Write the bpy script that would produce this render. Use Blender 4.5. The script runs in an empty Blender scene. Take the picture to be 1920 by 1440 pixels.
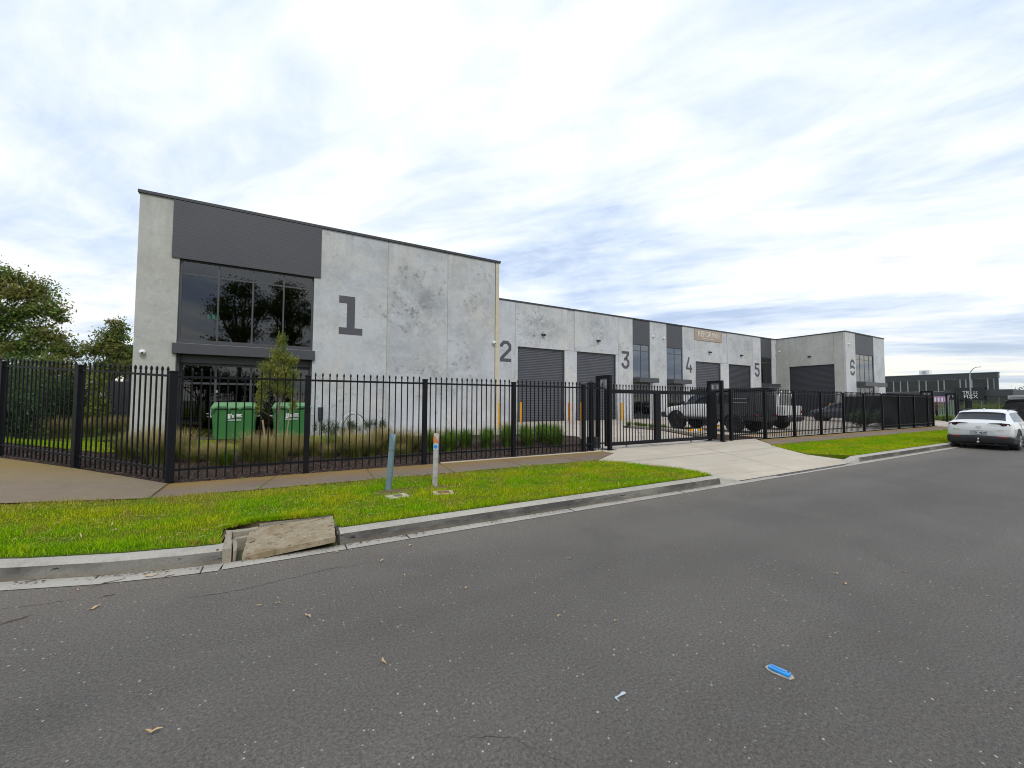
import bpy, bmesh, math, random
import numpy as np
from mathutils import Vector, Matrix
random.seed(7); rng = np.random.default_rng(7)
R = math.radians
scene = bpy.context.scene
C = scene.collection

# ------------------------------------------------------------------ camera, sky, sun
cam_d = bpy.data.cameras.new('camera'); cam = bpy.data.objects.new('camera', cam_d); C.objects.link(cam)
scene.camera = cam
cam_d.sensor_width = 36; cam_d.lens = 36 * 755.6 / 1920; cam_d.clip_end = 3000; cam_d.clip_start = 0.05
YAW, PITCH, ROLL = R(29.793), R(2.497), R(0.263)
fwd = Vector((math.sin(YAW) * math.cos(PITCH), math.cos(YAW) * math.cos(PITCH), math.sin(PITCH)))
rt = Vector((math.cos(YAW), -math.sin(YAW), 0)); up = rt.cross(fwd)
r2 = rt * math.cos(ROLL) + up * math.sin(ROLL); u2 = -rt * math.sin(ROLL) + up * math.cos(ROLL)
M = Matrix((r2, u2, -fwd)).transposed().to_4x4(); M.translation = Vector((0, 0, 1.62)); cam.matrix_world = M
scene.view_settings.view_transform = 'Standard'; scene.view_settings.look = 'None'
scene.cycles.pixel_filter_type = 'BLACKMAN_HARRIS'; scene.cycles.filter_width = 1.05
scene.view_settings.exposure = 0.12; scene.view_settings.gamma = 1.0

SUN_EL, SUN_AZ = 48.0, 186.0      # azimuth clockwise from +Y
w = bpy.data.worlds.new('World'); scene.world = w; w.use_nodes = True
nt = w.node_tree; nt.nodes.clear(); N = nt.nodes.new; LK = nt.links.new
def mth(op, a, b=None, c=None, clamp=False):
    n = N('ShaderNodeMath'); n.operation = op; n.use_clamp = clamp
    for i, v in enumerate((a, b, c)):
        if v is None: continue
        if isinstance(v, (int, float)): n.inputs[i].default_value = v
        else: LK(v, n.inputs[i])
    return n.outputs[0]
out = N('ShaderNodeOutputWorld'); bg = N('ShaderNodeBackground'); bg.inputs[1].default_value = 0.1
sky = N('ShaderNodeTexSky'); sky.sky_type = 'NISHITA'; sky.sun_disc = False
sky.sun_elevation = R(SUN_EL); sky.sun_rotation = R(SUN_AZ); sky.dust_density = 1.0; sky.ozone_density = 2.0
tc = N('ShaderNodeTexCoord'); sep = N('ShaderNodeSeparateXYZ'); LK(tc.outputs['Generated'], sep.inputs[0])
zc = mth('MAXIMUM', sep.outputs[2], 0.0)
den = mth('ADD', zc, 0.10)
px = mth('DIVIDE', sep.outputs[0], den); py = mth('DIVIDE', sep.outputs[1], den)
# clouds are drawn out along one wind direction
ca, sa = math.cos(R(125)), math.sin(R(125))
al = mth('ADD', mth('MULTIPLY', px, ca), mth('MULTIPLY', py, sa))
ac = mth('ADD', mth('MULTIPLY', px, -sa), mth('MULTIPLY', py, ca))
def cnoise(s_al, s_ac, detail, rough, dist, off):
    c = N('ShaderNodeCombineXYZ'); LK(mth('MULTIPLY', al, s_al), c.inputs[0]); LK(mth('MULTIPLY', ac, s_ac), c.inputs[1]); c.inputs[2].default_value = off
    n = N('ShaderNodeTexNoise'); n.inputs['Scale'].default_value = 1.0; n.inputs['Detail'].default_value = detail
    n.inputs['Roughness'].default_value = rough; n.inputs['Distortion'].default_value = dist; LK(c.outputs[0], n.inputs['Vector'])
    return n.outputs['Fac']
n1 = cnoise(0.50, 1.15, 9, 0.56, 0.5, 4.7)
n2 = cnoise(1.7, 4.2, 7, 0.58, 0.8, 8.1)
n3 = cnoise(0.8, 0.9, 8, 0.60, 0.7, 33.0)
dens = mth('ADD', mth('ADD', mth('MULTIPLY', n1, 0.60), mth('MULTIPLY', n2, 0.20)), mth('MULTIPLY', n3, 0.32))
def ramp(v, pts):
    r = N('ShaderNodeValToRGB'); LK(v, r.inputs[0]); e = r.color_ramp.elements
    while len(e) < len(pts): e.new(0.5)
    for el, (p, c) in zip(e, pts): el.position = p; el.color = (*c, 1) if len(c) == 3 else c
    return r.outputs[0]
cloud = ramp(dens, [(0.44, (5.3, 6.5, 8.8)), (0.507, (6.8, 7.9, 9.6)), (0.553, (8.1, 8.9, 10.0)), (0.60, (9.4, 9.8, 10.1)), (0.665, (10.3, 10.3, 10.2)), (0.725, (7.9, 8.2, 9.3))])
cover = ramp(dens, [(0.36, (0.75,) * 3), (0.50, (1, 1, 1))])
warm = ramp(zc, [(0.0, (1.0, 0.93, 0.78)), (0.10, (1.0, 0.975, 0.92)), (0.24, (1, 1, 1))])
mx = N('ShaderNodeMix'); mx.data_type = 'RGBA'; LK(cover, mx.inputs[0]); LK(sky.outputs[0], mx.inputs[6]); LK(cloud, mx.inputs[7])
mw = N('ShaderNodeMix'); mw.data_type = 'RGBA'; mw.blend_type = 'MULTIPLY'; mw.inputs[0].default_value = 1; LK(mx.outputs[2], mw.inputs[6]); LK(warm, mw.inputs[7])
LK(mw.outputs[2], bg.inputs[0]); LK(bg.outputs[0], out.inputs[0])

sd = bpy.data.lights.new('sun', 'SUN'); sun = bpy.data.objects.new('sun', sd); C.objects.link(sun)
sd.energy = 1.45; sd.angle = R(14); sd.color = (1.0, 0.95, 0.88)
sdir = Vector((math.sin(R(SUN_AZ)) * math.cos(R(SUN_EL)), math.cos(R(SUN_AZ)) * math.cos(R(SUN_EL)), math.sin(R(SUN_EL))))
sun.rotation_euler = sdir.to_track_quat('Z', 'Y').to_euler()

# ------------------------------------------------------------------ helpers
def tag(o, label=None, cat=None, group=None, kind=None):
    if label: o['label'] = label
    if cat: o['category'] = cat
    if group: o['group'] = group
    if kind: o['kind'] = kind
    return o
def thing(name, label, cat, loc=(0, 0, 0), rz=0, group=None):
    o = bpy.data.objects.new(name, None); C.objects.link(o); o.location = loc; o.rotation_euler = (0, 0, rz)
    o.empty_display_size = 0.1
    return tag(o, label, cat, group)
def obj(name, bm, m, parent=None, smooth=False, loc=None, world=False):
    me = bpy.data.meshes.new(name); bmesh.ops.recalc_face_normals(bm, faces=bm.faces) if not world else None
    bm.to_mesh(me); bm.free()
    if smooth:
        for p in me.polygons: p.use_smooth = True
        if smooth != 'all': me.set_sharp_from_angle(angle=R(38))
    for mm in (m if isinstance(m, (list, tuple)) else [m]): me.materials.append(mm)
    o = bpy.data.objects.new(name, me); C.objects.link(o)
    if parent: o.parent = parent
    if loc: o.location = loc
    return o
def arrobj(name, V, F, m, parent=None):
    me = bpy.data.meshes.new(name); V = np.asarray(V, dtype=np.float32); F = np.asarray(F, dtype=np.int32)
    k = F.shape[1]
    me.vertices.add(len(V)); me.vertices.foreach_set('co', V.ravel())
    me.loops.add(F.size); me.loops.foreach_set('vertex_index', F.ravel())
    me.polygons.add(len(F)); me.polygons.foreach_set('loop_start', np.arange(0, F.size, k, dtype=np.int32))
    me.update(calc_edges=True); me.materials.append(m)
    o = bpy.data.objects.new(name, me); C.objects.link(o)
    if parent: o.parent = parent
    return o
def new(): return bmesh.new()
def box(bm, x0, x1, y0, y1, z0, z1, bev=0.0, mat=0, mtx=None):
    x0, x1 = min(x0, x1), max(x0, x1); y0, y1 = min(y0, y1), max(y0, y1); z0, z1 = min(z0, z1), max(z0, z1)
    if bev > 0:
        t = bmesh.new(); box(t, x0, x1, y0, y1, z0, z1)
        bmesh.ops.bevel(t, geom=t.edges[:], offset=min(bev, (x1-x0)*.45, (y1-y0)*.45, (z1-z0)*.45), segments=2, affect='EDGES', profile=0.5)
        if mtx: t.transform(mtx)
        me = bpy.data.meshes.new('t'); t.to_mesh(me); t.free(); n0 = len(bm.faces); bm.from_mesh(me); bpy.data.meshes.remove(me)
        bm.faces.ensure_lookup_table()
        for f in bm.faces[n0:]: f.material_index = mat
        return
    P = [(x0, y0, z0), (x1, y0, z0), (x1, y1, z0), (x0, y1, z0), (x0, y0, z1), (x1, y0, z1), (x1, y1, z1), (x0, y1, z1)]
    if mtx: P = [mtx @ Vector(p) for p in P]
    v = [bm.verts.new(p) for p in P]
    for q in ((0, 3, 2, 1), (4, 5, 6, 7), (0, 1, 5, 4), (1, 2, 6, 5), (2, 3, 7, 6), (3, 0, 4, 7)):
        f = bm.faces.new([v[i] for i in q]); f.material_index = mat
def cyl(bm, p0, p1, r0, r1=None, n=12, caps=True, mat=0):
    r1 = r0 if r1 is None else r1
    p0, p1 = Vector(p0), Vector(p1); d = (p1 - p0).normalized()
    a = d.orthogonal().normalized(); b = d.cross(a)
    A, B = [], []
    for i in range(n):
        t = 2 * math.pi * i / n; e = a * math.cos(t) + b * math.sin(t)
        A.append(bm.verts.new(p0 + e * r0)); B.append(bm.verts.new(p1 + e * r1))
    for i in range(n):
        f = bm.faces.new((A[i], A[(i + 1) % n], B[(i + 1) % n], B[i])); f.material_index = mat
    if caps:
        bm.faces.new(A[::-1]).material_index = mat; bm.faces.new(B).material_index = mat
def tube(bm, pts, r, n=8, mat=0):
    pts = [Vector(p) for p in pts]; rs = r if isinstance(r, (list, tuple)) else [r] * len(pts)
    rings = []; prev = None
    for i, p in enumerate(pts):
        d = (pts[min(i + 1, len(pts) - 1)] - pts[max(i - 1, 0)]).normalized()
        a = d.orthogonal().normalized() if prev is None else (prev - d * prev.dot(d)).normalized()
        prev = a; b = d.cross(a)
        rings.append([bm.verts.new(p + (a * math.cos(2 * math.pi * k / n) + b * math.sin(2 * math.pi * k / n)) * rs[i]) for k in range(n)])
    for A, B in zip(rings, rings[1:]):
        for k in range(n): bm.faces.new((A[k], A[(k + 1) % n], B[(k + 1) % n], B[k])).material_index = mat
    bm.faces.new(rings[0][::-1]).material_index = mat; bm.faces.new(rings[-1]).material_index = mat
def prism(bm, poly, fn0, fn1, mat=0):
    """poly: 2-D outline; fn0/fn1 map (a,b) to the two end faces"""
    A = [bm.verts.new(fn0(*p)) for p in poly]; B = [bm.verts.new(fn1(*p)) for p in poly]; n = len(poly)
    bm.faces.new(A).material_index = mat; bm.faces.new(B[::-1]).material_index = mat
    for i in range(n): bm.faces.new((A[i], B[i], B[(i + 1) % n], A[(i + 1) % n])).material_index = mat
def stroke(bm, pts, w_, f, t, closed=False):
    """flat stroke of width w_ along 2-D pts, mapped to 3-D by f(a,b,depth), thickness t"""
    n = len(pts); L, Rr = [], []
    for i in range(n):
        p = Vector(pts[i])
        a = Vector(pts[i - 1]) if (i > 0 or closed) else None
        b = Vector(pts[(i + 1) % n]) if (i < n - 1 or closed) else None
        d1 = (p - a).normalized() if a is not None else (b - p).normalized()
        d2 = (b - p).normalized() if b is not None else d1
        n1_, n2_ = Vector((-d1.y, d1.x)), Vector((-d2.y, d2.x)); m_ = (n1_ + n2_).normalized(); k = w_ / 2 / max(0.4, m_.dot(n1_))
        L.append(p + m_ * k); Rr.append(p - m_ * k)
    v = [[bm.verts.new(f(q.x, q.y, dd)) for q in s] for dd in (0, t) for s in (L, Rr)]
    rngn = n if closed else n - 1
    for i in range(rngn):
        j = (i + 1) % n
        bm.faces.new((v[2][i], v[2][j], v[3][j], v[3][i])); bm.faces.new((v[0][i], v[1][i], v[1][j], v[0][j]))
        bm.faces.new((v[0][i], v[0][j], v[2][j], v[2][i])); bm.faces.new((v[1][i], v[3][i], v[3][j], v[1][j]))
    if not closed:
        for i in (0, n - 1): bm.faces.new((v[0][i], v[2][i], v[3][i], v[1][i]))
def text_bm(s, size, bold=0.0, extrude=0.01):
    cu = bpy.data.curves.new('lettering', 'FONT'); cu.body = s; cu.size = size; cu.extrude = extrude / 2; cu.offset = bold; cu.align_x = 'CENTER'; cu.resolution_u = 3
    o = bpy.data.objects.new('lettering', cu); C.objects.link(o)
    dg = bpy.context.evaluated_depsgraph_get(); me = bpy.data.meshes.new_from_object(o.evaluated_get(dg))
    bm = bmesh.new(); bm.from_mesh(me); bpy.data.objects.remove(o); bpy.data.curves.remove(cu); bpy.data.meshes.remove(me)
    return bm
def lettering(name, s, size, org, xd, m, parent, bold=0.0, sx=1.0, extrude=0.01):
    """text upright at org, reading along the direction xd"""
    bm = text_bm(s, size, bold, extrude); xd = Vector(xd).normalized(); z = Vector((0, 0, 1)); n_ = xd.cross(z)
    Mx = Matrix((xd * sx, z, n_)).transposed().to_4x4(); Mx.translation = Vector(org); bm.transform(Mx)
    return obj(name, bm, m, parent)

# ------------------------------------------------------------------ materials
def mat(name, col, rough=0.6, metal=0.0, spec=0.5, var=0.0, vscale=3.0, bump=0.0, bscale=30.0, col2=None, coat=0.0, emit=None, es=0.0, rnd=0.0):
    m = bpy.data.materials.new(name); m.use_nodes = True; nt = m.node_tree; p = nt.nodes['Principled BSDF']
    p.inputs['Base Color'].default_value = (*col, 1); p.inputs['Roughness'].default_value = rough; p.inputs['Metallic'].default_value = metal
    p.inputs['Specular IOR Level'].default_value = spec; p.inputs['Coat Weight'].default_value = coat; p.inputs['Coat Roughness'].default_value = 0.05
    if emit: p.inputs['Emission Color'].default_value = (*emit, 1); p.inputs['Emission Strength'].default_value = es
    t = nt.nodes.new('ShaderNodeTexCoord')
    if var or col2:
        nz = nt.nodes.new('ShaderNodeTexNoise'); nz.inputs['Scale'].default_value = vscale; nz.inputs['Detail'].default_value = 6; nz.inputs['Roughness'].default_value = 0.6
        nt.links.new(t.outputs['Object'], nz.inputs['Vector'])
        cr = nt.nodes.new('ShaderNodeValToRGB'); e = cr.color_ramp.elements; e[0].position = 0.34; e[1].position = 0.66
        c2 = col2 or tuple(c * (1 - var) for c in col); e[0].color = (*c2, 1); e[1].color = (*(tuple(min(1, c * (1 + var)) for c in col)), 1)
        nt.links.new(nz.outputs['Fac'], cr.inputs[0]); nt.links.new(cr.outputs[0], p.inputs['Base Color'])
    if bump:
        nb = nt.nodes.new('ShaderNodeTexNoise'); nb.inputs['Scale'].default_value = bscale; nb.inputs['Detail'].default_value = 4
        nt.links.new(t.outputs['Object'], nb.inputs['Vector']); b = nt.nodes.new('ShaderNodeBump'); b.inputs['Strength'].default_value = bump; b.inputs['Distance'].default_value = 0.02
        nt.links.new(nb.outputs['Fac'], b.inputs['Height']); nt.links.new(b.outputs[0], p.inputs['Normal'])
    return m
class NB:
    """small node-graph builder"""
    def __init__(s, name):
        s.m = bpy.data.materials.new(name); s.m.use_nodes = True; s.nt = s.m.node_tree; s.p = s.nt.nodes['Principled BSDF']
        s.tc = s.nt.nodes.new('ShaderNodeTexCoord'); s.co = s.tc.outputs['Object']
    def n(s, t, **k):
        x = s.nt.nodes.new(t)
        for a, b in k.items(): setattr(x, a, b)
        return x
    def l(s, a, b): s.nt.links.new(a, b)
    def noise(s, scale, detail=4, rough=0.5, dist=0.0, vec=None, stretch=None):
        v = vec or s.co
        if stretch:
            mp = s.n('ShaderNodeMapping'); mp.inputs['Scale'].default_value = stretch; s.l(v, mp.inputs[0]); v = mp.outputs[0]
        x = s.n('ShaderNodeTexNoise'); x.inputs['Scale'].default_value = scale; x.inputs['Detail'].default_value = detail; x.inputs['Roughness'].default_value = rough; x.inputs['Distortion'].default_value = dist
        s.l(v, x.inputs['Vector']); return x.outputs['Fac']
    def vor(s, scale, feature='F1', out='Distance'):
        x = s.n('ShaderNodeTexVoronoi'); x.feature = feature; x.inputs['Scale'].default_value = scale; s.l(s.co, x.inputs['Vector']); return x.outputs[out]
    def ramp(s, v, pts):
        r = s.n('ShaderNodeValToRGB'); s.l(v, r.inputs[0]); e = r.color_ramp.elements
        while len(e) < len(pts): e.new(0.5)
        for el, (p_, c) in zip(e, pts):
            c = (c, c, c) if isinstance(c, (int, float)) else c
            el.position = p_; el.color = (*c, 1)
        return r.outputs[0]
    def mix(s, f, a, b, mode='MIX'):
        x = s.n('ShaderNodeMix'); x.data_type = 'RGBA'; x.blend_type = mode
        for v, i in ((f, 0), (a, 6), (b, 7)):
            if isinstance(v, (int, float)): x.inputs[i].default_value = v if i == 0 else (v, v, v, 1)
            elif isinstance(v, tuple): x.inputs[i].default_value = (*v, 1)
            else: s.l(v, x.inputs[i])
        return x.outputs[2]
    def math(s, op, a, b=0.0):
        x = s.n('ShaderNodeMath'); x.operation = op
        for v, i in ((a, 0), (b, 1)):
            if isinstance(v, (int, float)): x.inputs[i].default_value = v
            else: s.l(v, x.inputs[i])
        return x.outputs[0]
    def bump(s, h, strength=0.3, dist=0.01):
        b = s.n('ShaderNodeBump'); b.inputs['Strength'].default_value = strength; b.inputs['Distance'].default_value = dist; s.l(h, b.inputs['Height']); s.l(b.outputs[0], s.p.inputs['Normal'])
    def done(s, col=None, rough=0.8, spec=0.3):
        if col is not None: s.l(col, s.p.inputs['Base Color'])
        if isinstance(rough, (int, float)): s.p.inputs['Roughness'].default_value = rough
        else: s.l(rough, s.p.inputs['Roughness'])
        s.p.inputs['Specular IOR Level'].default_value = spec
        return s.m

def wall_concrete(name, base, warm, dark=0.25, spots=0.5):
    b = NB(name)
    oi = b.n('ShaderNodeObjectInfo'); vm = b.n('ShaderNodeVectorMath'); vm.operation = 'SCALE'
    cb = b.n('ShaderNodeCombineXYZ'); cb.inputs[0].default_value = 31; cb.inputs[1].default_value = 17; cb.inputs[2].default_value = 23
    b.l(cb.outputs[0], vm.inputs[0]); b.l(oi.outputs['Random'], vm.inputs['Scale'])
    ad = b.n('ShaderNodeVectorMath'); ad.operation = 'ADD'; b.l(b.tc.outputs['Object'], ad.inputs[0]); b.l(vm.outputs[0], ad.inputs[1]); b.co = ad.outputs[0]
    big = b.noise(0.36, 7, 0.66, 0.3); med = b.noise(0.62, 10, 0.70, 0.15); fine = b.noise(9, 6, 0.7); streak = b.noise(1.0, 5, 0.6, 0.2, stretch=(1.6, 1.6, 0.22))
    c = b.mix(b.ramp(big, [(0.40, 0.0), (0.60, 1.0)]), base, warm)
    c = b.mix(b.math('MULTIPLY', b.ramp(med, [(0.46, 0.0), (0.66, 1.0)]), dark), c, tuple(x * 0.62 for x in base), 'MIX')
    c = b.mix(b.math('MULTIPLY', b.ramp(med, [(0.30, 1.0), (0.44, 0.0)]), 0.35), c, tuple(min(1, x * 1.22) for x in base), 'MIX')
    c = b.mix(b.math('MULTIPLY', b.ramp(streak, [(0.52, 0.0), (0.75, 1.0)]), 0.22), c, tuple(x * 0.7 for x in warm), 'MIX')
    msk = b.ramp(b.noise(0.45, 3, 0.5), [(0.47, 0.0), (0.57, 1.0)])
    sp = b.ramp(b.noise(4.0, 5, 0.6, 0.2), [(0.56, 0.0), (0.66, 1.0)])
    c = b.mix(b.math('MULTIPLY', b.math('MULTIPLY', msk, sp), spots), c, tuple(x * 0.5 for x in base), 'MIX')
    for (sx_, szz, rad, amt) in ((5.2, 6.1, 2.0, .75), (6.3, 2.6, 1.6, .5), (8.3, 6.6, 1.5, .45), (8.2, 2.9, 1.5, .45), (16.6, 7.2, 2.2, .7), (22.4, 7.4, 1.8, .45), (11.5, 6.5, 2.2, .6)):     # old form-oil stains on particular panels
        vd = b.n('ShaderNodeVectorMath'); vd.operation = 'DISTANCE'; mp = b.n('ShaderNodeMapping'); mp.inputs['Scale'].default_value = (1, 0, 1); b.l(b.tc.outputs['Object'], mp.inputs[0]); b.l(mp.outputs[0], vd.inputs[0]); vd.inputs[1].default_value = (sx_, 0, szz)
        fall = b.ramp(b.math('SUBTRACT', 1.0, b.math('MULTIPLY', vd.outputs['Value'], 1 / rad)), [(0.0, 0.0), (0.7, 1.0)])
        blot = b.ramp(b.noise(1.7, 8, 0.68, 0.25), [(0.42, 0.0), (0.62, 1.0)])
        c = b.mix(b.math('MULTIPLY', b.math('MULTIPLY', fall, blot), amt), c, (0.235, 0.245, 0.245))
        c = b.mix(b.math('MULTIPLY', b.math('MULTIPLY', fall, sp), amt), c, (0.16, 0.165, 0.165))
    c = b.mix(0.30, c, b.ramp(fine, [(0.3, 0.72), (0.7, 1.25)]), 'MULTIPLY')
    sz = b.n('ShaderNodeSeparateXYZ'); b.l(b.tc.outputs['Object'], sz.inputs[0])      # rain streaks run down from the capping, splash dirt sits along the foot
    rs = b.noise(3.0, 5, 0.6, 0.0, stretch=(1.0, 1.0, 0.06)); tp = b.ramp(b.math('MULTIPLY', b.math('SUBTRACT', sz.outputs[2], 6.6), 0.44), [(0.0, 0.0), (1.0, 1.0)])
    c = b.mix(b.math('MULTIPLY', b.math('MULTIPLY', b.ramp(rs, [(0.48, 0.0), (0.72, 1.0)]), tp), 0.55), c, tuple(x * 0.60 for x in base))
    ft = b.ramp(b.math('ADD', sz.outputs[2], b.math('MULTIPLY', b.noise(1.4, 5, 0.6), 0.9)), [(0.45, 1.0), (0.95, 0.0)]); c = b.mix(b.math('MULTIPLY', ft, 0.30), c, (0.26, 0.24, 0.19))
    c = b.mix(1.0, c, b.ramp(oi.outputs['Random'], [(0.0, 0.93), (1.0, 1.06)]), 'MULTIPLY')
    b.bump(b.math('ADD', b.noise(40, 4, 0.6), b.math('MULTIPLY', med, 2.0)), 0.12, 0.01)
    return b.done(c, 0.82, 0.25)
M_WALL = wall_concrete('precast_concrete', (0.480, 0.502, 0.535), (0.495, 0.498, 0.485), 0.62, 0.55)
M_WALLW = wall_concrete('precast_concrete_warm', (0.455, 0.455, 0.430), (0.43, 0.425, 0.385), 0.45, 0.3)
M_SEAL = mat('beige_sealant', (0.46, 0.42, 0.31), 0.8, var=0.1)
M_STRIP = mat('cream_corner_strip', (0.52, 0.47, 0.35), 0.8, var=0.08, vscale=6)

def clad():
    b = NB('charcoal_ribbed_cladding')
    sx = b.n('ShaderNodeSeparateXYZ'); b.l(b.co, sx.inputs[0])
    h = b.math('SINE', b.math('MULTIPLY', sx.outputs[2], 78.0))
    b.bump(h, 0.18, 0.004)
    c = b.mix(b.ramp(b.noise(0.8, 3), [(0.3, 0.0), (0.7, 1.0)]), (0.062, 0.065, 0.078), (0.074, 0.074, 0.083))
    return b.done(c, 0.5, 0.35)
M_CLAD = clad()
M_PAINT = mat('charcoal_sign_paint', (0.072, 0.072, 0.085), 0.65, var=0.08)
M_FRAME = mat('charcoal_aluminium', (0.062, 0.064, 0.072), 0.4, metal=0.1, var=0.05)
M_DARKM = mat('dark_steel', (0.030, 0.031, 0.036), 0.45, var=0.1)
M_BLACK = mat('black_powder_coat', (0.0050, 0.0055, 0.0080), 0.5, spec=0.22, var=0.12, vscale=4)
M_SHUT = mat('slate_roller_shutter', (0.070, 0.073, 0.088), 0.42, metal=0.15, var=0.08, vscale=1.0)
M_SHUT2 = mat('dark_roller_shutter', (0.034, 0.037, 0.046), 0.5, var=0.05, vscale=1.0)
M_ROOF = mat('grey_roof_sheet', (0.25, 0.26, 0.27), 0.5, var=0.1)
def glass(name, ior=1.75, tint=0.22, rough=0.0):
    m = bpy.data.materials.new(name); m.use_nodes = True; nt = m.node_tree; nt.nodes.clear(); n = nt.nodes.new
    o = n('ShaderNodeOutputMaterial'); mixn = n('ShaderNodeMixShader'); fr = n('ShaderNodeFresnel'); fr.inputs[0].default_value = ior
    tr = n('ShaderNodeBsdfTransparent'); tr.inputs[0].default_value = (tint * 0.92, tint * 0.98, tint * 1.04, 1); gl = n('ShaderNodeBsdfGlossy'); gl.inputs['Roughness'].default_value = rough; gl.inputs['Color'].default_value = (0.93, 0.96, 1, 1)
    t = n('ShaderNodeTexCoord'); nz = n('ShaderNodeTexNoise'); nz.inputs['Scale'].default_value = 0.9; nz.inputs['Detail'].default_value = 1; b = n('ShaderNodeBump'); b.inputs['Strength'].default_value = 0.05; b.inputs['Distance'].default_value = 0.02
    nt.links.new(t.outputs['Object'], nz.inputs['Vector']); nt.links.new(nz.outputs['Fac'], b.inputs['Height']); nt.links.new(b.outputs[0], gl.inputs['Normal'])
    nt.links.new(fr.outputs[0], mixn.inputs[0]); nt.links.new(tr.outputs[0], mixn.inputs[1]); nt.links.new(gl.outputs[0], mixn.inputs[2]); nt.links.new(mixn.outputs[0], o.inputs[0])
    return m
M_GLASS = glass('tinted_window_glass', 1.72, 0.25)
M_GLASSR = glass('reflective_window_glass', 2.6, 0.22)
M_CGLASS = glass('car_window_glass', 1.65, 0.18)
M_INT = mat('grey_interior_plaster', (0.30, 0.30, 0.30), 0.9)
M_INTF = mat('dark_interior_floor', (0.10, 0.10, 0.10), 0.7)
M_WHITE = mat('white_plastic', (0.75, 0.75, 0.75), 0.4)
M_LENS = mat('dark_lens', (0.01, 0.01, 0.012), 0.1)
M_YEL = mat('yellow_bollard_paint', (0.90, 0.42, 0.01), 0.45, var=0.12, vscale=5)
M_ORG = mat('orange_bollard_paint', (0.82, 0.25, 0.01), 0.45, var=0.12, vscale=5)
M_GALV = mat('galvanised_steel', (0.45, 0.46, 0.47), 0.4, metal=0.7, var=0.1)

def asphalt():
    b = NB('asphalt')
    big = b.noise(0.22, 5, 0.55, 0.3); med = b.noise(2.2, 5, 0.6); fine = b.noise(55, 5, 0.75); grit = b.noise(170, 2, 0.5)
    c = b.mix(b.ramp(big, [(0.35, 0.0), (0.68, 1.0)]), (0.094, 0.086, 0.077), (0.116, 0.106, 0.095))
    c = b.mix(b.math('MULTIPLY', b.ramp(med, [(0.35, 0.0), (0.7, 1.0)]), 0.35), c, (0.112, 0.105, 0.098))
    lane = b.noise(0.5, 4, 0.5, 0.3, stretch=(0.10, 1.5, 1.0)); c = b.mix(1.0, c, b.ramp(lane, [(0.36, 0.91), (0.62, 1.12)]), 'MULTIPLY')
    pt = b.ramp(b.noise(0.7, 5, 0.62, 0.6), [(0.36, 0.92), (0.50, 1.0), (0.66, 1.08)]); c = b.mix(1.0, c, pt, 'MULTIPLY')
    oil = b.ramp(b.noise(0.9, 3, 0.5, 1.2, stretch=(0.6, 1.3, 1)), [(0.72, 0.0), (0.80, 0.18)]); c = b.mix(oil, c, (0.05, 0.047, 0.045))
    sy = b.n('ShaderNodeSeparateXYZ'); b.l(b.co, sy.inputs[0]); grit_ = b.ramp(b.math('ADD', sy.outputs[1], b.math('MULTIPLY', b.noise(2.5, 5, 0.7), 0.9)), [(0.0, 0.0), (1.0, 1.0)])
    eg = b.ramp(b.math('SUBTRACT', b.math('ADD', sy.outputs[1], b.math('MULTIPLY', b.noise(2.2, 5, 0.7), 0.8)), 4.35), [(0.0, 0.0), (0.8, 0.5)]); c = b.mix(eg, c, (0.17, 0.148, 0.12))
    c = b.mix(1.0, c, b.ramp(fine, [(0.30, 0.45), (0.68, 1.5)]), 'MULTIPLY')
    c = b.mix(0.8, c, b.ramp(grit, [(0.30, 0.55), (0.70, 1.5)]), 'MULTIPLY')
    v = b.n('ShaderNodeTexVoronoi'); v.inputs['Scale'].default_value = 48; b.l(b.co, v.inputs['Vector'])
    sc = b.n('ShaderNodeSeparateColor'); b.l(v.outputs['Color'], sc.inputs[0])
    speck = b.math('MULTIPLY', b.math('LESS_THAN', v.outputs['Distance'], b.math('MULTIPLY', sc.outputs[1], 0.34)), b.math('GREATER_THAN', sc.outputs[0], 0.93))
    v2 = b.n('ShaderNodeTexVoronoi'); v2.inputs['Scale'].default_value = 95; b.l(b.co, v2.inputs['Vector']); sc2 = b.n('ShaderNodeSeparateColor'); b.l(v2.outputs['Color'], sc2.inputs[0])
    sp2 = b.math('MULTIPLY', b.math('LESS_THAN', v2.outputs['Distance'], 0.22), b.math('GREATER_THAN', sc2.outputs[0], 0.86))
    c = b.mix(b.math('MULTIPLY', speck, 0.8), c, (0.46, 0.43, 0.38)); c = b.mix(b.math('MULTIPLY', sp2, 0.6), c, (0.24, 0.22, 0.20))
    dk = b.math('MULTIPLY', b.math('LESS_THAN', v2.outputs['Distance'], 0.30), b.math('LESS_THAN', sc2.outputs[1], 0.16))
    c = b.mix(b.math('MULTIPLY', dk, 0.6), c, (0.028, 0.027, 0.027))
    b.bump(b.math('ADD', b.noise(80, 5, 0.8), b.math('MULTIPLY', v2.outputs['Distance'], 0.6)), 0.5, 0.006)
    return b.done(c, 0.85, 0.3)
M_ASPH = asphalt()
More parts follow.
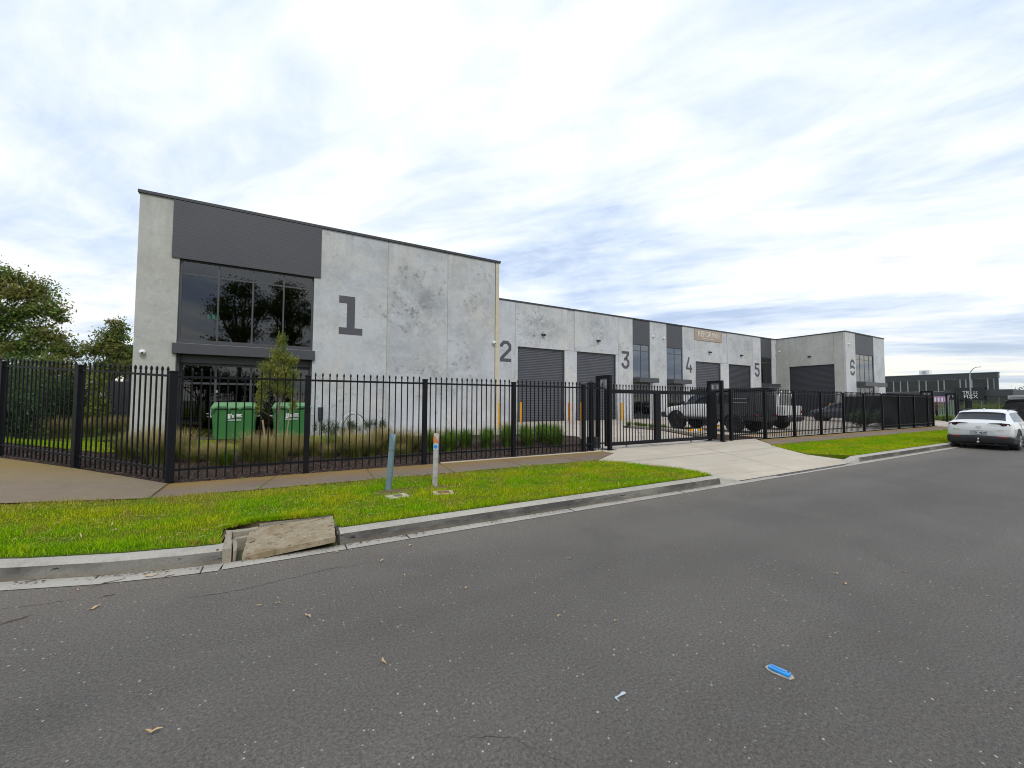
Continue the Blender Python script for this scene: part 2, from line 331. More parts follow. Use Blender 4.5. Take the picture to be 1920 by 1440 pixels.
def conc(name, c1, c2, stain, rough=0.85, moss=None):
    b = NB(name); big = b.noise(0.6, 6, 0.6, 0.4); med = b.noise(4, 6, 0.65); fine = b.noise(45, 4, 0.7)
    c = b.mix(b.ramp(big, [(0.35, 0.0), (0.65, 1.0)]), c1, c2)
    c = b.mix(b.math('MULTIPLY', b.ramp(med, [(0.5, 0.0), (0.75, 1.0)]), 0.5), c, stain)
    if name.startswith(('pale', 'yard')):
        st_ = b.noise(1.2, 6, 0.62, 0.2, stretch=(0.25, 2.2, 1.0)); c = b.mix(b.math('MULTIPLY', b.ramp(st_, [(0.48, 0.0), (0.72, 1.0)]), 0.5), c, tuple(x * 0.78 for x in stain))
        dr = b.ramp(b.noise(2.6, 5, 0.6, 0.8), [(0.66, 0.0), (0.74, 0.5)]); c = b.mix(dr, c, tuple(x * 0.55 for x in stain))
    if moss:      # yellow-brown lichen along one edge of the path (y in metres)
        s = b.n('ShaderNodeSeparateXYZ'); b.l(b.co, s.inputs[0]); d = b.math('ADD', s.outputs[1], b.math('MULTIPLY', b.noise(1.7, 4, 0.6), 0.7))
        c = b.mix(b.ramp(b.math('MULTIPLY', b.math('SUBTRACT', d, moss[0]), 1 / moss[1]), [(0.0, 0.0), (1.0, 0.85)]), c, moss[2])
    c = b.mix(0.5, c, b.ramp(fine, [(0.3, 0.65), (0.7, 1.3)]), 'MULTIPLY')
    b.bump(b.noise(60, 5, 0.7), 0.35, 0.005)
    return b.done(c, rough, 0.25)
M_PATH = conc('old_path_concrete', (0.165, 0.125, 0.095), (0.205, 0.160, 0.120), (0.12, 0.092, 0.07), moss=(8.55, 0.85, (0.25, 0.155, 0.035)))
M_APRON = conc('worn_apron_concrete', (0.200, 0.155, 0.110), (0.235, 0.185, 0.125), (0.14, 0.115, 0.07), moss=(9.5, 2.0, (0.25, 0.175, 0.055)))
M_DRIVE = conc('pale_drive_concrete', (0.46, 0.405, 0.325), (0.52, 0.46, 0.375), (0.40, 0.345, 0.27))
M_YARD = conc('yard_concrete', (0.43, 0.375, 0.315), (0.49, 0.43, 0.365), (0.34, 0.29, 0.24))
M_KERB = conc('kerb_concrete', (0.35, 0.33, 0.29), (0.42, 0.395, 0.35), (0.20, 0.18, 0.15))
def kerbface():
    b = NB('kerb_face_stained'); s = b.n('ShaderNodeSeparateXYZ'); b.l(b.co, s.inputs[0])
    big = b.noise(0.9, 5, 0.6, stretch=(1, 1, 3)); c = b.mix(b.ramp(big, [(0.38, 0.0), (0.55, 1.0)]), (0.20, 0.19, 0.165), (0.075, 0.072, 0.068))
    c = b.mix(b.ramp(b.noise(9, 6, 0.75, stretch=(0.5, 0.5, 2)), [(0.60, 0.0), (0.66, 1.0)]), c, (0.02, 0.02, 0.02))
    c = b.mix(b.ramp(s.outputs[2], [(0.0, 0.55), (0.05, 0.0)]), c, (0.20, 0.165, 0.115))
    c = b.mix(0.4, c, b.ramp(b.noise(40, 4, 0.7), [(0.3, 0.6), (0.7, 1.3)]), 'MULTIPLY'); b.bump(b.noise(35, 5, 0.7), 0.5, 0.006)
    return b.done(c, 0.85, 0.25)
M_KFACE = kerbface()
def slabm():
    b = NB('lichen_pit_slab'); c = b.mix(b.ramp(b.noise(4, 7, 0.75), [(0.38, 0.0), (0.62, 1.0)]), (0.235, 0.180, 0.105), (0.335, 0.285, 0.205))
    c = b.mix(b.ramp(b.noise(22, 4, 0.7), [(0.62, 0.0), (0.70, 1.0)]), c, (0.42, 0.40, 0.36)); c = b.mix(b.ramp(b.noise(14, 5, 0.7), [(0.36, 0.9), (0.44, 0.0)]), c, (0.12, 0.095, 0.06))
    b.bump(b.noise(50, 5, 0.75), 0.6, 0.008); return b.done(c, 0.9, 0.2)
M_SLAB = slabm()
def lawnsoil(name, a, b_, c_):
    b = NB(name); c = b.mix(b.ramp(b.noise(0.9, 6, 0.65, 0.5), [(0.42, 0.0), (0.62, 1.0)]), a, b_)
    c = b.mix(b.ramp(b.noise(6, 5, 0.7), [(0.55, 0.0), (0.72, 0.8)]), c, c_); c = b.mix(0.6, c, b.ramp(b.noise(60, 4, 0.8), [(0.3, 0.4), (0.7, 1.5)]), 'MULTIPLY')
    b.bump(b.noise(50, 5, 0.8), 0.8, 0.02); return b.done(c, 0.95, 0.1)
M_TURF = lawnsoil('turf_soil', (0.07, 0.13, 0.006), (0.11, 0.13, 0.015), (0.15, 0.12, 0.04))
M_MULCH = lawnsoil('bark_mulch_soil', (0.045, 0.030, 0.024), (0.065, 0.045, 0.034), (0.10, 0.075, 0.055))
M_DIRT = lawnsoil('bare_dirt', (0.17, 0.12, 0.07), (0.13, 0.10, 0.055), (0.09, 0.07, 0.04))
def grassm():
    b = NB('lawn_blades'); c = b.mix(b.ramp(b.noise(0.85, 6, 0.66, 0.5), [(0.42, 0.0), (0.60, 1.0)]), (0.250, 0.480, 0.004), (0.440, 0.510, 0.010))
    c = b.mix(b.ramp(b.noise(1.9, 6, 0.7, 0.6), [(0.55, 0.0), (0.68, 0.9)]), c, (0.44, 0.30, 0.075))
    ys_ = b.n('ShaderNodeSeparateXYZ'); b.l(b.co, ys_.inputs[0]); ed = b.math('ADD', ys_.outputs[1], b.math('MULTIPLY', b.noise(1.3, 5, 0.65), 1.6))
    c = b.mix(b.ramp(b.math('MULTIPLY', b.math('SUBTRACT', ed, 8.0), 0.8), [(0.0, 0.0), (0.7, 0.65), (0.98, 0.65), (1.0, 0.0)]), c, (0.42, 0.31, 0.10))     # worn, drier turf along the path
    ge = b.n('ShaderNodeNewGeometry'); c = b.mix(1.0, c, b.ramp(ge.outputs['Random Per Island'], [(0.0, (0.45, 0.5, 0.5)), (0.7, (1.15, 1.1, 1.0)), (1.0, (1.9, 1.5, 3.0))]), 'MULTIPLY')
    c = b.mix(0.6, c, b.ramp(b.noise(16, 3, 0.6), [(0.3, 0.55), (0.7, 1.45)]), 'MULTIPLY')
    b.p.inputs['Subsurface Weight'].default_value = 0.0
    m = b.done(c, 0.7, 0.12)
    tr = b.n('ShaderNodeBsdfTranslucent'); b.l(c, tr.inputs[0]); ms = b.n('ShaderNodeMixShader'); ms.inputs[0].default_value = 0.45
    b.l(b.p.outputs[0], ms.inputs[1]); b.l(tr.outputs[0], ms.inputs[2]); b.l(ms.outputs[0], b.nt.nodes['Material Output'].inputs[0]); return m
M_BLADE = grassm()
def leafm(name, a, b_, scale=1.5, trans=0.3, tip=None):
    b = NB(name); c = b.mix(b.ramp(b.noise(scale, 4, 0.6), [(0.38, 0.0), (0.62, 1.0)]), a, b_)
    ge = b.n('ShaderNodeNewGeometry'); c = b.mix(1.0, c, b.ramp(ge.outputs['Random Per Island'], [(0.0, 0.55), (1.0, 1.5)]), 'MULTIPLY')
    c = b.mix(0.4, c, b.ramp(b.noise(scale * 9, 3, 0.6), [(0.3, 0.55), (0.7, 1.45)]), 'MULTIPLY')
    if tip:
        s = b.n('ShaderNodeSeparateXYZ'); b.l(b.co, s.inputs[0]); c = b.mix(b.ramp(b.math('MULTIPLY', s.outputs[2], tip[1]), [(0.35, 0.0), (0.9, 0.8)]), c, tip[0])
    b.done(c, 0.6, 0.2); tr = b.n('ShaderNodeBsdfTranslucent'); b.l(c, tr.inputs[0]); ms = b.n('ShaderNodeMixShader'); ms.inputs[0].default_value = trans
    b.l(b.p.outputs[0], ms.inputs[1]); b.l(tr.outputs[0], ms.inputs[2]); b.l(ms.outputs[0], b.nt.nodes['Material Output'].inputs[0]); return b.m
M_GUM = leafm('gum_leaves', (0.100, 0.185, 0.040), (0.215, 0.195, 0.056), 0.7)
M_WATTLE = leafm('wattle_leaves', (0.085, 0.155, 0.062), (0.135, 0.205, 0.080))
M_HEDGE = leafm('dark_shrub_leaves', (0.030, 0.070, 0.022), (0.060, 0.110, 0.034))
M_LIME = leafm('yellow_green_leaves', (0.15, 0.22, 0.03), (0.22, 0.24, 0.04))
M_YOUNG = leafm('young_tree_leaves', (0.12, 0.175, 0.050), (0.28, 0.28, 0.045), 2.2, 0.40)
M_GREYB = leafm('grey_green_bush_leaves', (0.075, 0.115, 0.065), (0.11, 0.15, 0.09), 3)
M_TUSS = leafm('dry_tussock_blades', (0.125, 0.165, 0.028), (0.24, 0.22, 0.060), 3, 0.3, ((0.44, 0.33, 0.15), 1.5))
M_TUSSG = leafm('green_strap_blades', (0.085, 0.165, 0.015), (0.13, 0.21, 0.02), 3, 0.3)
M_BARK = mat('grey_brown_bark', (0.16, 0.12, 0.09), 0.9, var=0.3, vscale=9, bump=0.5)
M_CHIP = mat('bark_chips', (0.15, 0.098, 0.072), 0.9, vscale=25, col2=(0.04, 0.026, 0.02))
M_DRYLEAF = mat('dry_leaf', (0.60, 0.46, 0.28), 0.7, vscale=40, col2=(0.42, 0.26, 0.13))
M_TYRE = mat('tyre_rubber', (0.014, 0.014, 0.015), 0.75, bump=0.3, bscale=60)
M_RIM = mat('alloy_rim', (0.38, 0.39, 0.40), 0.3, metal=0.8)
M_RIMB = mat('black_rim', (0.02, 0.02, 0.022), 0.4, metal=0.3)
M_CWHITE = mat('white_car_paint', (0.72, 0.73, 0.73), 0.25, coat=0.8)
M_CBLACK = mat('black_car_paint', (0.026, 0.028, 0.034), 0.3, coat=0.6)
M_CGREY = mat('dark_grey_car_paint', (0.040, 0.047, 0.056), 0.28, coat=0.8)
M_PLAST = mat('black_car_plastic', (0.013, 0.014, 0.016), 0.55)
M_RED = mat('red_lamp_lens', (0.30, 0.015, 0.012), 0.2, coat=0.5)
M_REDL = mat('lit_red_lamp', (0.5, 0.02, 0.02), 0.3, emit=(1, 0.05, 0.03), es=0.7)
M_CHROME = mat('chrome', (0.6, 0.6, 0.62), 0.15, metal=1.0)
M_PLATE = mat('number_plate_white', (0.62, 0.62, 0.64), 0.5)
M_INK = mat('dark_blue_lettering', (0.03, 0.04, 0.10), 0.6)

# ------------------------------------------------------------------ ground
def inpoly(P, poly):
    x, y = P[:, 0], P[:, 1]; c = np.zeros(len(P), bool); n = len(poly)
    for i in range(n):
        (x0, y0), (x1, y1) = poly[i], poly[(i + 1) % n]
        m_ = ((y0 > y) != (y1 > y)); c ^= m_ & (x < (x1 - x0) * (y - y0) / ((y1 - y0) or 1e-9) + x0)
    return c
KC = [(-22, 24.5), (-16, 17.5), (-11, 11.9), (-7.8, 8.9), (-5.6, 7.3), (-4.2, 6.45), (-3.1, 5.90), (-2.12, 5.41), (-1.33, 5.13), (-0.75, 5.0), (-0.45, 4.96)]
KX, KY = [p[0] for p in KC], [p[1] for p in KC]
def gz(x, y):       # the side-street corner on the left climbs a little, away from the kerb
    s = max(0.0, -1.67 - x)
    if s > 0:
        f = min(1.0, max(0.0, (y - float(np.interp(x, KX, KY)) - 0.2) / 3.2)); s *= f
    return 0.16 + 0.085 * min(s, 12) * (1 if y < 11.5 + s * 0.9 else max(0.0, 1 - (y - 11.5 - s * 0.9) / 4))
def sheet(name, poly, m, z=None, dz=0.0, sub=0, kind='structure'):
    """flat or gently graded ground sheet: constrained triangulation of the outline, with grid points inside when graded"""
    from mathutils.geometry import delaunay_2d_cdt
    zf = (lambda x, y: z + dz) if z is not None else (lambda x, y: gz(x, y) + dz)
    P = [Vector(p) for p in poly]; n = len(P); E_ = [(i, (i + 1) % n) for i in range(n)]
    if sub:
        a = np.array(poly); lo, hi = a.min(0), a.max(0); G_ = np.array([(x, y) for x in np.arange(lo[0], hi[0], .8) for y in np.arange(lo[1], hi[1], .8)]) + .013
        if len(G_): P += [Vector(p) for p in G_[inpoly(G_, poly)]]
    v, e, f, *_ = delaunay_2d_cdt(P, E_, [list(range(n))], 1, 1e-5)
    bm = new(); vs = [bm.verts.new((p.x, p.y, zf(p.x, p.y))) for p in v]
    for q in f:
        try: bm.faces.new([vs[i] for i in q])
        except ValueError: pass
    bm.normal_update()
    for q in bm.faces:
        if q.normal.z < 0: q.normal_flip()
    return tag(obj(name, bm, m, world=True), kind=kind)
sheet('ground', [(-900, -900), (900, -900), (900, 900), (-900, 900)], mat('far_ground', (0.10, 0.12, 0.05), 0.95, var=0.3, vscale=0.05), z=-0.06)
# kerb line: straight along x, curving away on the left
KC = [(-22, 24.5), (-16, 17.5), (-11, 11.9), (-7.8, 8.9), (-5.6, 7.3), (-4.2, 6.45), (-3.1, 5.90), (-2.12, 5.41), (-1.33, 5.13), (-0.75, 5.0), (-0.45, 4.96)]
KS = [(0.62, 4.95), (7.62, 4.95)]
road = [(-200, -6.2), (400, -6.2), (400, 4.78)] + [(x, y) for x, y in ((0.0, 4.78),)] + [(x + 0.09, y - 0.16) for x, y in reversed(KC)] + [(-60, 70), (-200, 70)]
sheet('road', road, M_ASPH, z=0.0)
def offs(pts, d):
    o = []
    for i, p in enumerate(pts):
        a = Vector(pts[max(i - 1, 0)]); b = Vector(pts[min(i + 1, len(pts) - 1)]); t = (b - a).normalized(); o.append((p[0] - t.y * d, p[1] + t.x * d))
    return o
def strip(bm, pts, d0, z0, d1, z1, mat_=0):
    A, B = offs(pts, d0), offs(pts, d1)
    va = [bm.verts.new((x, y, z0)) for x, y in A]; vb = [bm.verts.new((x, y, z1)) for x, y in B]
    for i in range(len(pts) - 1):
        f = bm.faces.new((va[i], va[i + 1], vb[i + 1], vb[i])); f.material_index = mat_
def dens_line(p, step=0.5):
    o = [p[0]]
    for a, b in zip(p, p[1:]):
        L = math.dist(a, b); k = max(1, int(L / step)); o += [(a[0] + (b[0] - a[0]) * i / k, a[1] + (b[1] - a[1]) * i / k) for i in range(1, k + 1)]
    return o
def kerb(name, pts, z=0.14, ends=True):
    bm = new()
    strip(bm, pts, 0.0, 0.004, 0.025, z - 0.025, 1); strip(bm, pts, 0.025, z - 0.025, 0.05, z, 0); strip(bm, pts, 0.05, z, 0.19, z + 0.004, 0); strip(bm, pts, 0.19, z + 0.004, 0.19, -0.02, 0)
    for i in (0, -1):
        prof = [(0.0, 0.0), (0.025, z - 0.025), (0.05, z), (0.19, z + 0.004), (0.19, -0.02)]
        bm.faces.new([bm.verts.new((*offs(pts, d)[i], zz)) for d, zz in prof])
    o = tag(obj(name, bm, [M_KERB, M_KFACE], world=True), kind='structure')
    return o
kerb('kerb', KC); kerb('kerb', [(0.62, 4.95), (1.9, 4.952), (4.9, 4.95), (7.62, 4.95)])
kerb('kerb', [(13.9, 4.95), (36.6, 4.95)]); kerb('kerb', [(43.6, 4.95), (300, 4.95)])
bm = new(); strip(bm, [(-0.45, 4.96), (0.1, 4.95), (60, 4.95)], -0.185, 0.006, 0.0, 0.002); strip(bm, KC, -0.2, 0.006, 0.0, 0.003)
tag(obj('gutter', bm, M_KERB, world=True), kind='structure')
bm = new()       # gutter joints and the kerb joints
for x in (-1.42, -0.62, 0.66, 1.35, 3.8, 6.3, 16.2, 18.7, 21.2):
    y0 = 4.765 if x > -0.7 else 4.79 + (-0.7 - x) * 0.42
    box(bm, x, x + 0.012, y0, y0 + 0.18, 0.0068, 0.0085)
tag(obj('gutter_joint', bm, M_DARKM), kind='structure')
bm = new()       # driveway slopes from the gutter up to the gate
P = [(7.62, 4.955, 0.012), (13.9, 4.955, 0.012), (13.25, 5.9, 0.125), (14.9, 7.75, 0.155), (16.6, 9.3, 0.172), (8.2, 9.3, 0.172), (8.3, 8.6, 0.165), (6.9, 7.75, 0.155), (7.75, 5.9, 0.125)]
vs = [bm.verts.new(p) for p in P]
for q in ((0, 1, 2, 8), (8, 2, 3, 7), (7, 3, 4, 6), (6, 4, 5)): bm.faces.new([vs[i] for i in q])
tag(obj('driveway', bm, M_DRIVE, world=True), kind='structure')
bm = new()       # kerb ends sloping into the driveway
for x0, x1 in ((7.62, 8.25), (13.9, 13.2)):
    A = [(x0, 4.95, 0.0), (x0, 4.975, 0.115), (x0, 5.0, 0.14), (x0, 5.14, 0.144), (x0, 5.14, 0.0)]; B = [(x1, 4.95, 0.0), (x1, 4.96, 0.012), (x1, 5.0, 0.016), (x1, 5.14, 0.03), (x1, 5.14, 0.0)]
    va = [bm.verts.new(p) for p in A]; vb = [bm.verts.new(p) for p in B]
    for i in range(4): bm.faces.new((va[i], va[i + 1], vb[i + 1], vb[i]))
tag(obj('kerb_ramp', bm, M_KERB), kind='structure')
sheet('driveway', [(36.6, 4.955), (43.6, 4.955), (43.6, 9.1), (46, 26), (36.9, 26), (36.9, 9.1)], M_DRIVE, z=0.150)
bm = new()
for x0, y0, z0, x1, y1, z1 in ((10.55, 4.97, .0148, 10.55, 5.9, .1265), (10.55, 5.9, .1265, 11.6, 7.75, .1565), (11.6, 7.75, .1565, 12.3, 9.3, .1735), (7.2, 7.3, .150, 14.5, 7.3, .150)):
    d = Vector((x1 - x0, y1 - y0)).normalized(); n_ = Vector((-d.y, d.x)) * .007; bm.faces.new([bm.verts.new(p) for p in ((x0 + n_.x, y0 + n_.y, z0), (x0 - n_.x, y0 - n_.y, z0), (x1 - n_.x, y1 - n_.y, z1), (x1 + n_.x, y1 + n_.y, z1))])
bmesh.ops.recalc_face_normals(bm, faces=bm.faces); tag(obj('driveway_joint', bm, mat('dirty_joint', (0.13, 0.115, 0.09), 0.9), world=True), kind='structure')
# road drain slot in front of the driveway
bm = new(); strip(bm, [(9.6, 4.93), (12.9, 4.935)], -0.07, 0.0105, 0.0, 0.0105); tag(obj('gutter_slot', bm, M_DARKM, world=True), kind='structure')
# verges
VL = [(-0.51, 5.14), (-0.53, 5.72), (-0.20, 5.90), (0.70, 5.92), (0.64, 5.12), (7.62, 5.12), (7.72, 5.9), (6.9, 7.78), (1.0, 7.86), (-1.65, 7.9), (-3.2, 8.05), (-5.2, 9.3), (-8.5, 12.8), (-14.5, 20), (-20, 27)] + offs(KC, 0.17)
sheet('verge', VL, M_TURF, dz=0.0 - 0.01, sub=3)
sheet('verge', [(13.9, 5.12), (36.6, 5.12), (36.6, 7.6), (14.7, 7.72), (13.25, 5.9)], M_TURF, z=0.150)
bm = new()
for pl in ([(13.9, 5.12), (13.25, 5.9), (14.7, 7.72)], [(7.62, 5.12), (7.72, 5.9), (6.9, 7.78)]):
    for (xa, ya), (xb, yb) in zip(pl, pl[1:]): bm.faces.new([bm.verts.new(p) for p in ((xa, ya, 0.149), (xb, yb, 0.149), (xb, yb, 0.0), (xa, ya, 0.0))])
tag(obj('verge_edge', bm, M_TURF, world=True), kind='structure')
sheet('verge', [(43.6, 5.12), (200, 5.12), (200, 7.6), (43.6, 7.6)], M_TURF, z=0.150)
# footpaths
sheet('footpath', [(-1.65, 7.88), (1.0, 7.84), (6.9, 7.76), (8.3, 8.62), (8.2, 9.06), (-1.67, 9.10)], M_PATH, z=0.166)
sheet('footpath', [(14.9, 7.74), (36.7, 7.58), (36.7, 9.0), (16.35, 9.0)], M_PATH, z=0.166)
sheet('footpath', [(43.6, 7.58), (200, 7.58), (200, 9.0), (43.6, 9.0)], M_PATH, z=0.166)
sheet('footpath', [(-1.67, 9.10), (-1.65, 7.88), (-3.2, 8.03), (-5.2, 9.28), (-8.5, 12.78), (-14.5, 19.98), (-12.5, 21.0), (-6.9, 14.1), (-5.15, 12.45), (-3.42, 10.88)], M_APRON, dz=0.012, sub=3)
bm = new()       # path joints
for x0, y0, x1, y1 in ((-1.665, 9.08, -1.66, 7.9), (-0.05, 9.05, -0.30, 7.87), (1.62, 9.05, 1.56, 7.85), (3.25, 9.04, 3.12, 7.82), (4.9, 9.04, 4.8, 7.8), (6.5, 9.03, 6.45, 7.79), (20.6, 8.95, 20.6, 7.75), (25.5, 8.95, 25.5, 7.7)):
    d = Vector((x1 - x0, y1 - y0)).normalized(); n_ = Vector((-d.y, d.x)) * 0.011
    bm.faces.new([bm.verts.new((p[0], p[1], 0.1695 if x0 > -1.6 else 0.178)) for p in ((x0 + n_.x, y0), (x0 - n_.x, y0), (x1 - n_.x, y1), (x1 + n_.x, y1))])
bmesh.ops.recalc_face_normals(bm, faces=bm.faces)
tag(obj('path_joint', bm, mat('mossy_joint', (0.10, 0.085, 0.02), 0.9), world=True), kind='structure')
bm = new(); box(bm, 3.3, 8.25, 9.06, 9.17, 0.12, 0.178, 0.006); box(bm, 14.4, 16.3, 9.02, 9.12, 0.12, 0.180)
tag(obj('edging_strip', bm, M_DRIVE), kind='structure')
# yard
sheet('yard', [(8.2, 9.3), (49.3, 9.3), (49.3, 25.3), (9.0, 25.3), (9.0, 18.6), (4.2, 18.6), (4.2, 16.9), (10.6, 15.3), (10.9, 13.4)], M_YARD, z=0.160)
sheet('yard', [(49.3, 9.3), (60, 9.3), (60, 18.6), (49.3, 18.6)], M_YARD, z=0.158)
bm = new()
for a, b in (((9.6, 18.3), (48, 18.3)), ((12.4, 11.2), (24.5, 23.6)), ((20, 9.4), (20, 25)), ((28, 9.4), (28, 25)), ((36, 9.4), (36, 25))):
    d = (Vector(b) - Vector(a)).normalized(); n_ = Vector((-d.y, d.x)) * 0.01
    bm.faces.new([bm.verts.new((*q, 0.1635)) for q in (Vector(a) + n_, Vector(a) - n_, Vector(b) - n_, Vector(b) + n_)])
bmesh.ops.recalc_face_normals(bm, faces=bm.faces); tag(obj('yard_joint', bm, M_DARKM, world=True), kind='structure')
# garden bed and lawn inside the left fence
sheet('garden_bed', [(-1.67, 9.10), (3.3, 9.10), (8.2, 9.17), (10.9, 13.4), (10.6, 15.3), (4.2, 16.9), (4.2, 18.6), (-0.5, 18.6), (-5, 18.6), (-9.5, 18.4), (-6.85, 14.2), (-5.1, 12.55), (-3.38, 10.95)], M_MULCH, dz=-0.02, sub=3)
sheet('lawn', [(-6.5, 15.6), (-3.8, 13.6), (-1.0, 14.6), (2.8, 15.9), (3.2, 18.35), (-4.6, 18.35), (-6.9, 21.0), (-8.9, 19.0)], M_TURF, dz=-0.005, sub=3)
sheet('lawn', [(-60, 20.5), (-4.6, 20.5), (-4.6, 80), (-60, 80)], M_TURF, z=0.12)
sheet('planting_bed', [(14.6, 9.35), (17.6, 9.35), (17.6, 17.2), (19.6, 18.1), (18.2, 18.1), (17.05, 16.9), (17.0, 14.2), (14.9, 10.4)], M_MULCH, z=0.168)

# drain pit with its broken slab
t = thing('stormwater_pit', 'kerbside stormwater pit with a brown lichened concrete lid slab tipped down', 'drain pit', (0, 0, 0))
def stone(pts, h, z0, seed, parent=t, name='rim_stone'):
    """cast edge piece with chipped, uneven corners"""
    g = random.Random(seed); bm = new(); P2 = []
    for i in range(len(pts)):
        a, b = Vector(pts[i]), Vector(pts[(i + 1) % len(pts)]); k = max(1, int((b - a).length / 0.09))
        for q in range(k): P2.append(a.lerp(b, q / k) + Vector((g.uniform(-.008, .008), g.uniform(-.008, .008))))
    lo = [bm.verts.new((p.x, p.y, z0)) for p in P2]; hi = [bm.verts.new((p.x, p.y, h + g.uniform(-.010, .004))) for p in P2]; n = len(P2)
    bm.faces.new(lo[::-1]); c = bm.verts.new((sum(p.x for p in P2) / n, sum(p.y for p in P2) / n, h + .002))
    for i in range(n): bm.faces.new((hi[i], hi[(i + 1) % n], c)); bm.faces.new((lo[i], lo[(i + 1) % n], hi[(i + 1) % n], hi[i]))
    return obj(name, bm, M_STONE, parent)
M_STONE = conc('chipped_pit_concrete', (0.27, 0.235, 0.18), (0.34, 0.31, 0.25), (0.13, 0.105, 0.07))
stone([(-.46, 4.955), (-.395, 4.955), (-.42, 5.30), (-.455, 5.62), (-.50, 5.62)], .148, -.3, 1)
stone([(-.388, 4.97), (-.352, 4.99), (-.368, 5.25), (-.40, 5.42), (-.425, 5.42), (-.405, 5.2)], .105, -.3, 2)
stone([(-.43, 5.60), (-.20, 5.62), (-.19, 5.70), (-.49, 5.69)], .125, -.3, 3); stone([(-.40, 5.50), (-.26, 5.53), (-.26, 5.60), (-.42, 5.58)], .075, -.3, 4)
stone([(-.19, 5.80), (.62, 5.80), (.62, 5.86), (-.19, 5.86)], .12, -.3, 5, name='rear_wall'); stone([(.62, 4.97), (.68, 4.97), (.68, 5.86), (.62, 5.86)], .06, -.3, 6, name='end_wall')
bm = new(); box(bm, -0.50, 0.68, 4.97, 5.86, -0.32, -0.28); obj('pit_floor', bm, M_DARKM, t)
bm = new(); box(bm, -0.52, -0.50, 5.0, 5.75, -0.1, 0.135); box(bm, -0.50, 0.70, 5.87, 5.93, -0.1, 0.135); obj('soil_edge', bm, M_DIRT, t)
bm = new(); NX, NY = 22, 14; g = random.Random(12); FL, FR, BR, BL = (Vector(p) for p in ((-.300, 4.93, .052), (.555, 4.86, .132), (.61, 5.60, .172), (-.275, 5.73, .112)))
def slabp(a, b): return (FL * (1 - a) + FR * a) * (1 - b) + (BL * (1 - a) + BR * a) * b
gr = [[None] * (NY + 1) for _ in range(NX + 1)]; gb = [[None] * (NY + 1) for _ in range(NX + 1)]
for i in range(NX + 1):
    for j in range(NY + 1):
        a, b = i / NX, j / NY; p = slabp(a, b); edge = i in (0, NX) or j in (0, NY); k = .006 if edge else .0015
        gr[i][j] = bm.verts.new(p + Vector((g.uniform(-k, k), g.uniform(-k, k), g.uniform(-.0018, .0018) - (.005 if edge else 0)))); gb[i][j] = bm.verts.new(p + Vector((0, 0, -.062)))
for i in range(NX):
    for j in range(NY): bm.faces.new((gr[i][j], gr[i + 1][j], gr[i + 1][j + 1], gr[i][j + 1])); bm.faces.new((gb[i][j], gb[i][j + 1], gb[i + 1][j + 1], gb[i + 1][j]))
for j in range(NY): bm.faces.new((gr[0][j], gr[0][j + 1], gb[0][j + 1], gb[0][j])); bm.faces.new((gr[NX][j], gb[NX][j], gb[NX][j + 1], gr[NX][j + 1]))
for i in range(NX): bm.faces.new((gr[i][0], gb[i][0], gb[i + 1][0], gr[i + 1][0])); bm.faces.new((gr[i][NY], gr[i + 1][NY], gb[i + 1][NY], gb[i][NY]))
obj('lid_slab', bm, M_SLAB, t)
for a, b in ((.07, .42), (.36, .93), (.88, .93), (.95, .50)):
    bm = new(); p = slabp(a, b); box(bm, p.x - .022, p.x + .022, p.y - .008, p.y + .008, p.z - .02, p.z + .004); obj('lifting_slot', bm, M_DARKM, t)

# ------------------------------------------------------------------ the warehouse
WH = thing('warehouse', 'long grey precast concrete warehouse with large numbers 1 to 6 and roller doors', 'building', (0, 0, 0))
YA, YB, ZR = 18.4, 25.0, 8.85
G0 = 0.10
def wallpart(x0, x1, z0, z1, y, th=0.2, m=None, name='wall_panel'):
    bm = new(); box(bm, x0, x1, y, y + th, z0, z1, 0.008); return obj(name, bm, m or M_WALL, WH)
wallpart(-4.45, -3.30, G0, ZR, YA, m=M_WALLW); wallpart(1.07, 4.04, G0, ZR, YA); wallpart(4.06, 6.90, G0, ZR, YA); wallpart(6.92, 9.50, G0, ZR, YA)
wallpart(-3.30, 1.07, 6.76, ZR, YA + 0.05)
for a_ in (4.05, 6.91): bm = new(); box(bm, a_ - .015, a_ + .015, YA + 0.02, YA + 0.1, G0, ZR); obj('panel_sealant', bm, M_SEAL, WH)
bm = new(); box(bm, 9.53, 9.73, YA - 0.006, YA + 0.2, G0, ZR); obj('corner_strip', bm, M_STRIP, WH)
bm = new(); box(bm, 9.53, 9.73, YA + 0.2, YB, G0, ZR); obj('side_wall', bm, M_WALL, WH)
bm = new(); box(bm, -4.45, -4.25, YA + 0.2, 42, G0, ZR); obj('side_wall', bm, M_WALLW, WH)
bm = new(); box(bm, -4.25, 58.6, 41.8, 42, G0, ZR - 0.05); obj('rear_wall', bm, M_WALL, WH)
# row B, panels round the openings
def rowB(a, b, z0=G0, rec=0.0): wallpart(a + 0.01, b - 0.01, z0, ZR, YB + rec)
rowB(9.73, 14.56); wallpart(14.57, 14.79, G0, 5.62, YB + 0.004); rowB(14.56, 19.29, 5.62)
wallpart(19.02, 20.23, G0, 5.60, YB + 0.012); rowB(19.29, 19.97, 5.62, 0.03); rowB(19.97, 24.66, 5.62); wallpart(24.40, 24.66, G0, 5.60, YB + 0.004)
rowB(24.66, 26.38); rowB(28.5, 30.72); rowB(32.95, 34.74)
wallpart(34.75, 34.88, G0, 5.62, YB + 0.004); rowB(34.74, 39.17, 5.62); wallpart(38.86, 40.24, G0, 5.60, YB + 0.012); rowB(39.17, 39.99, 5.62, 0.03); rowB(39.99, 44.64, 5.62)
wallpart(44.23, 44.64, G0, 5.60, YB + 0.004); rowB(44.64, 46.2); rowB(48.4, 49.3)
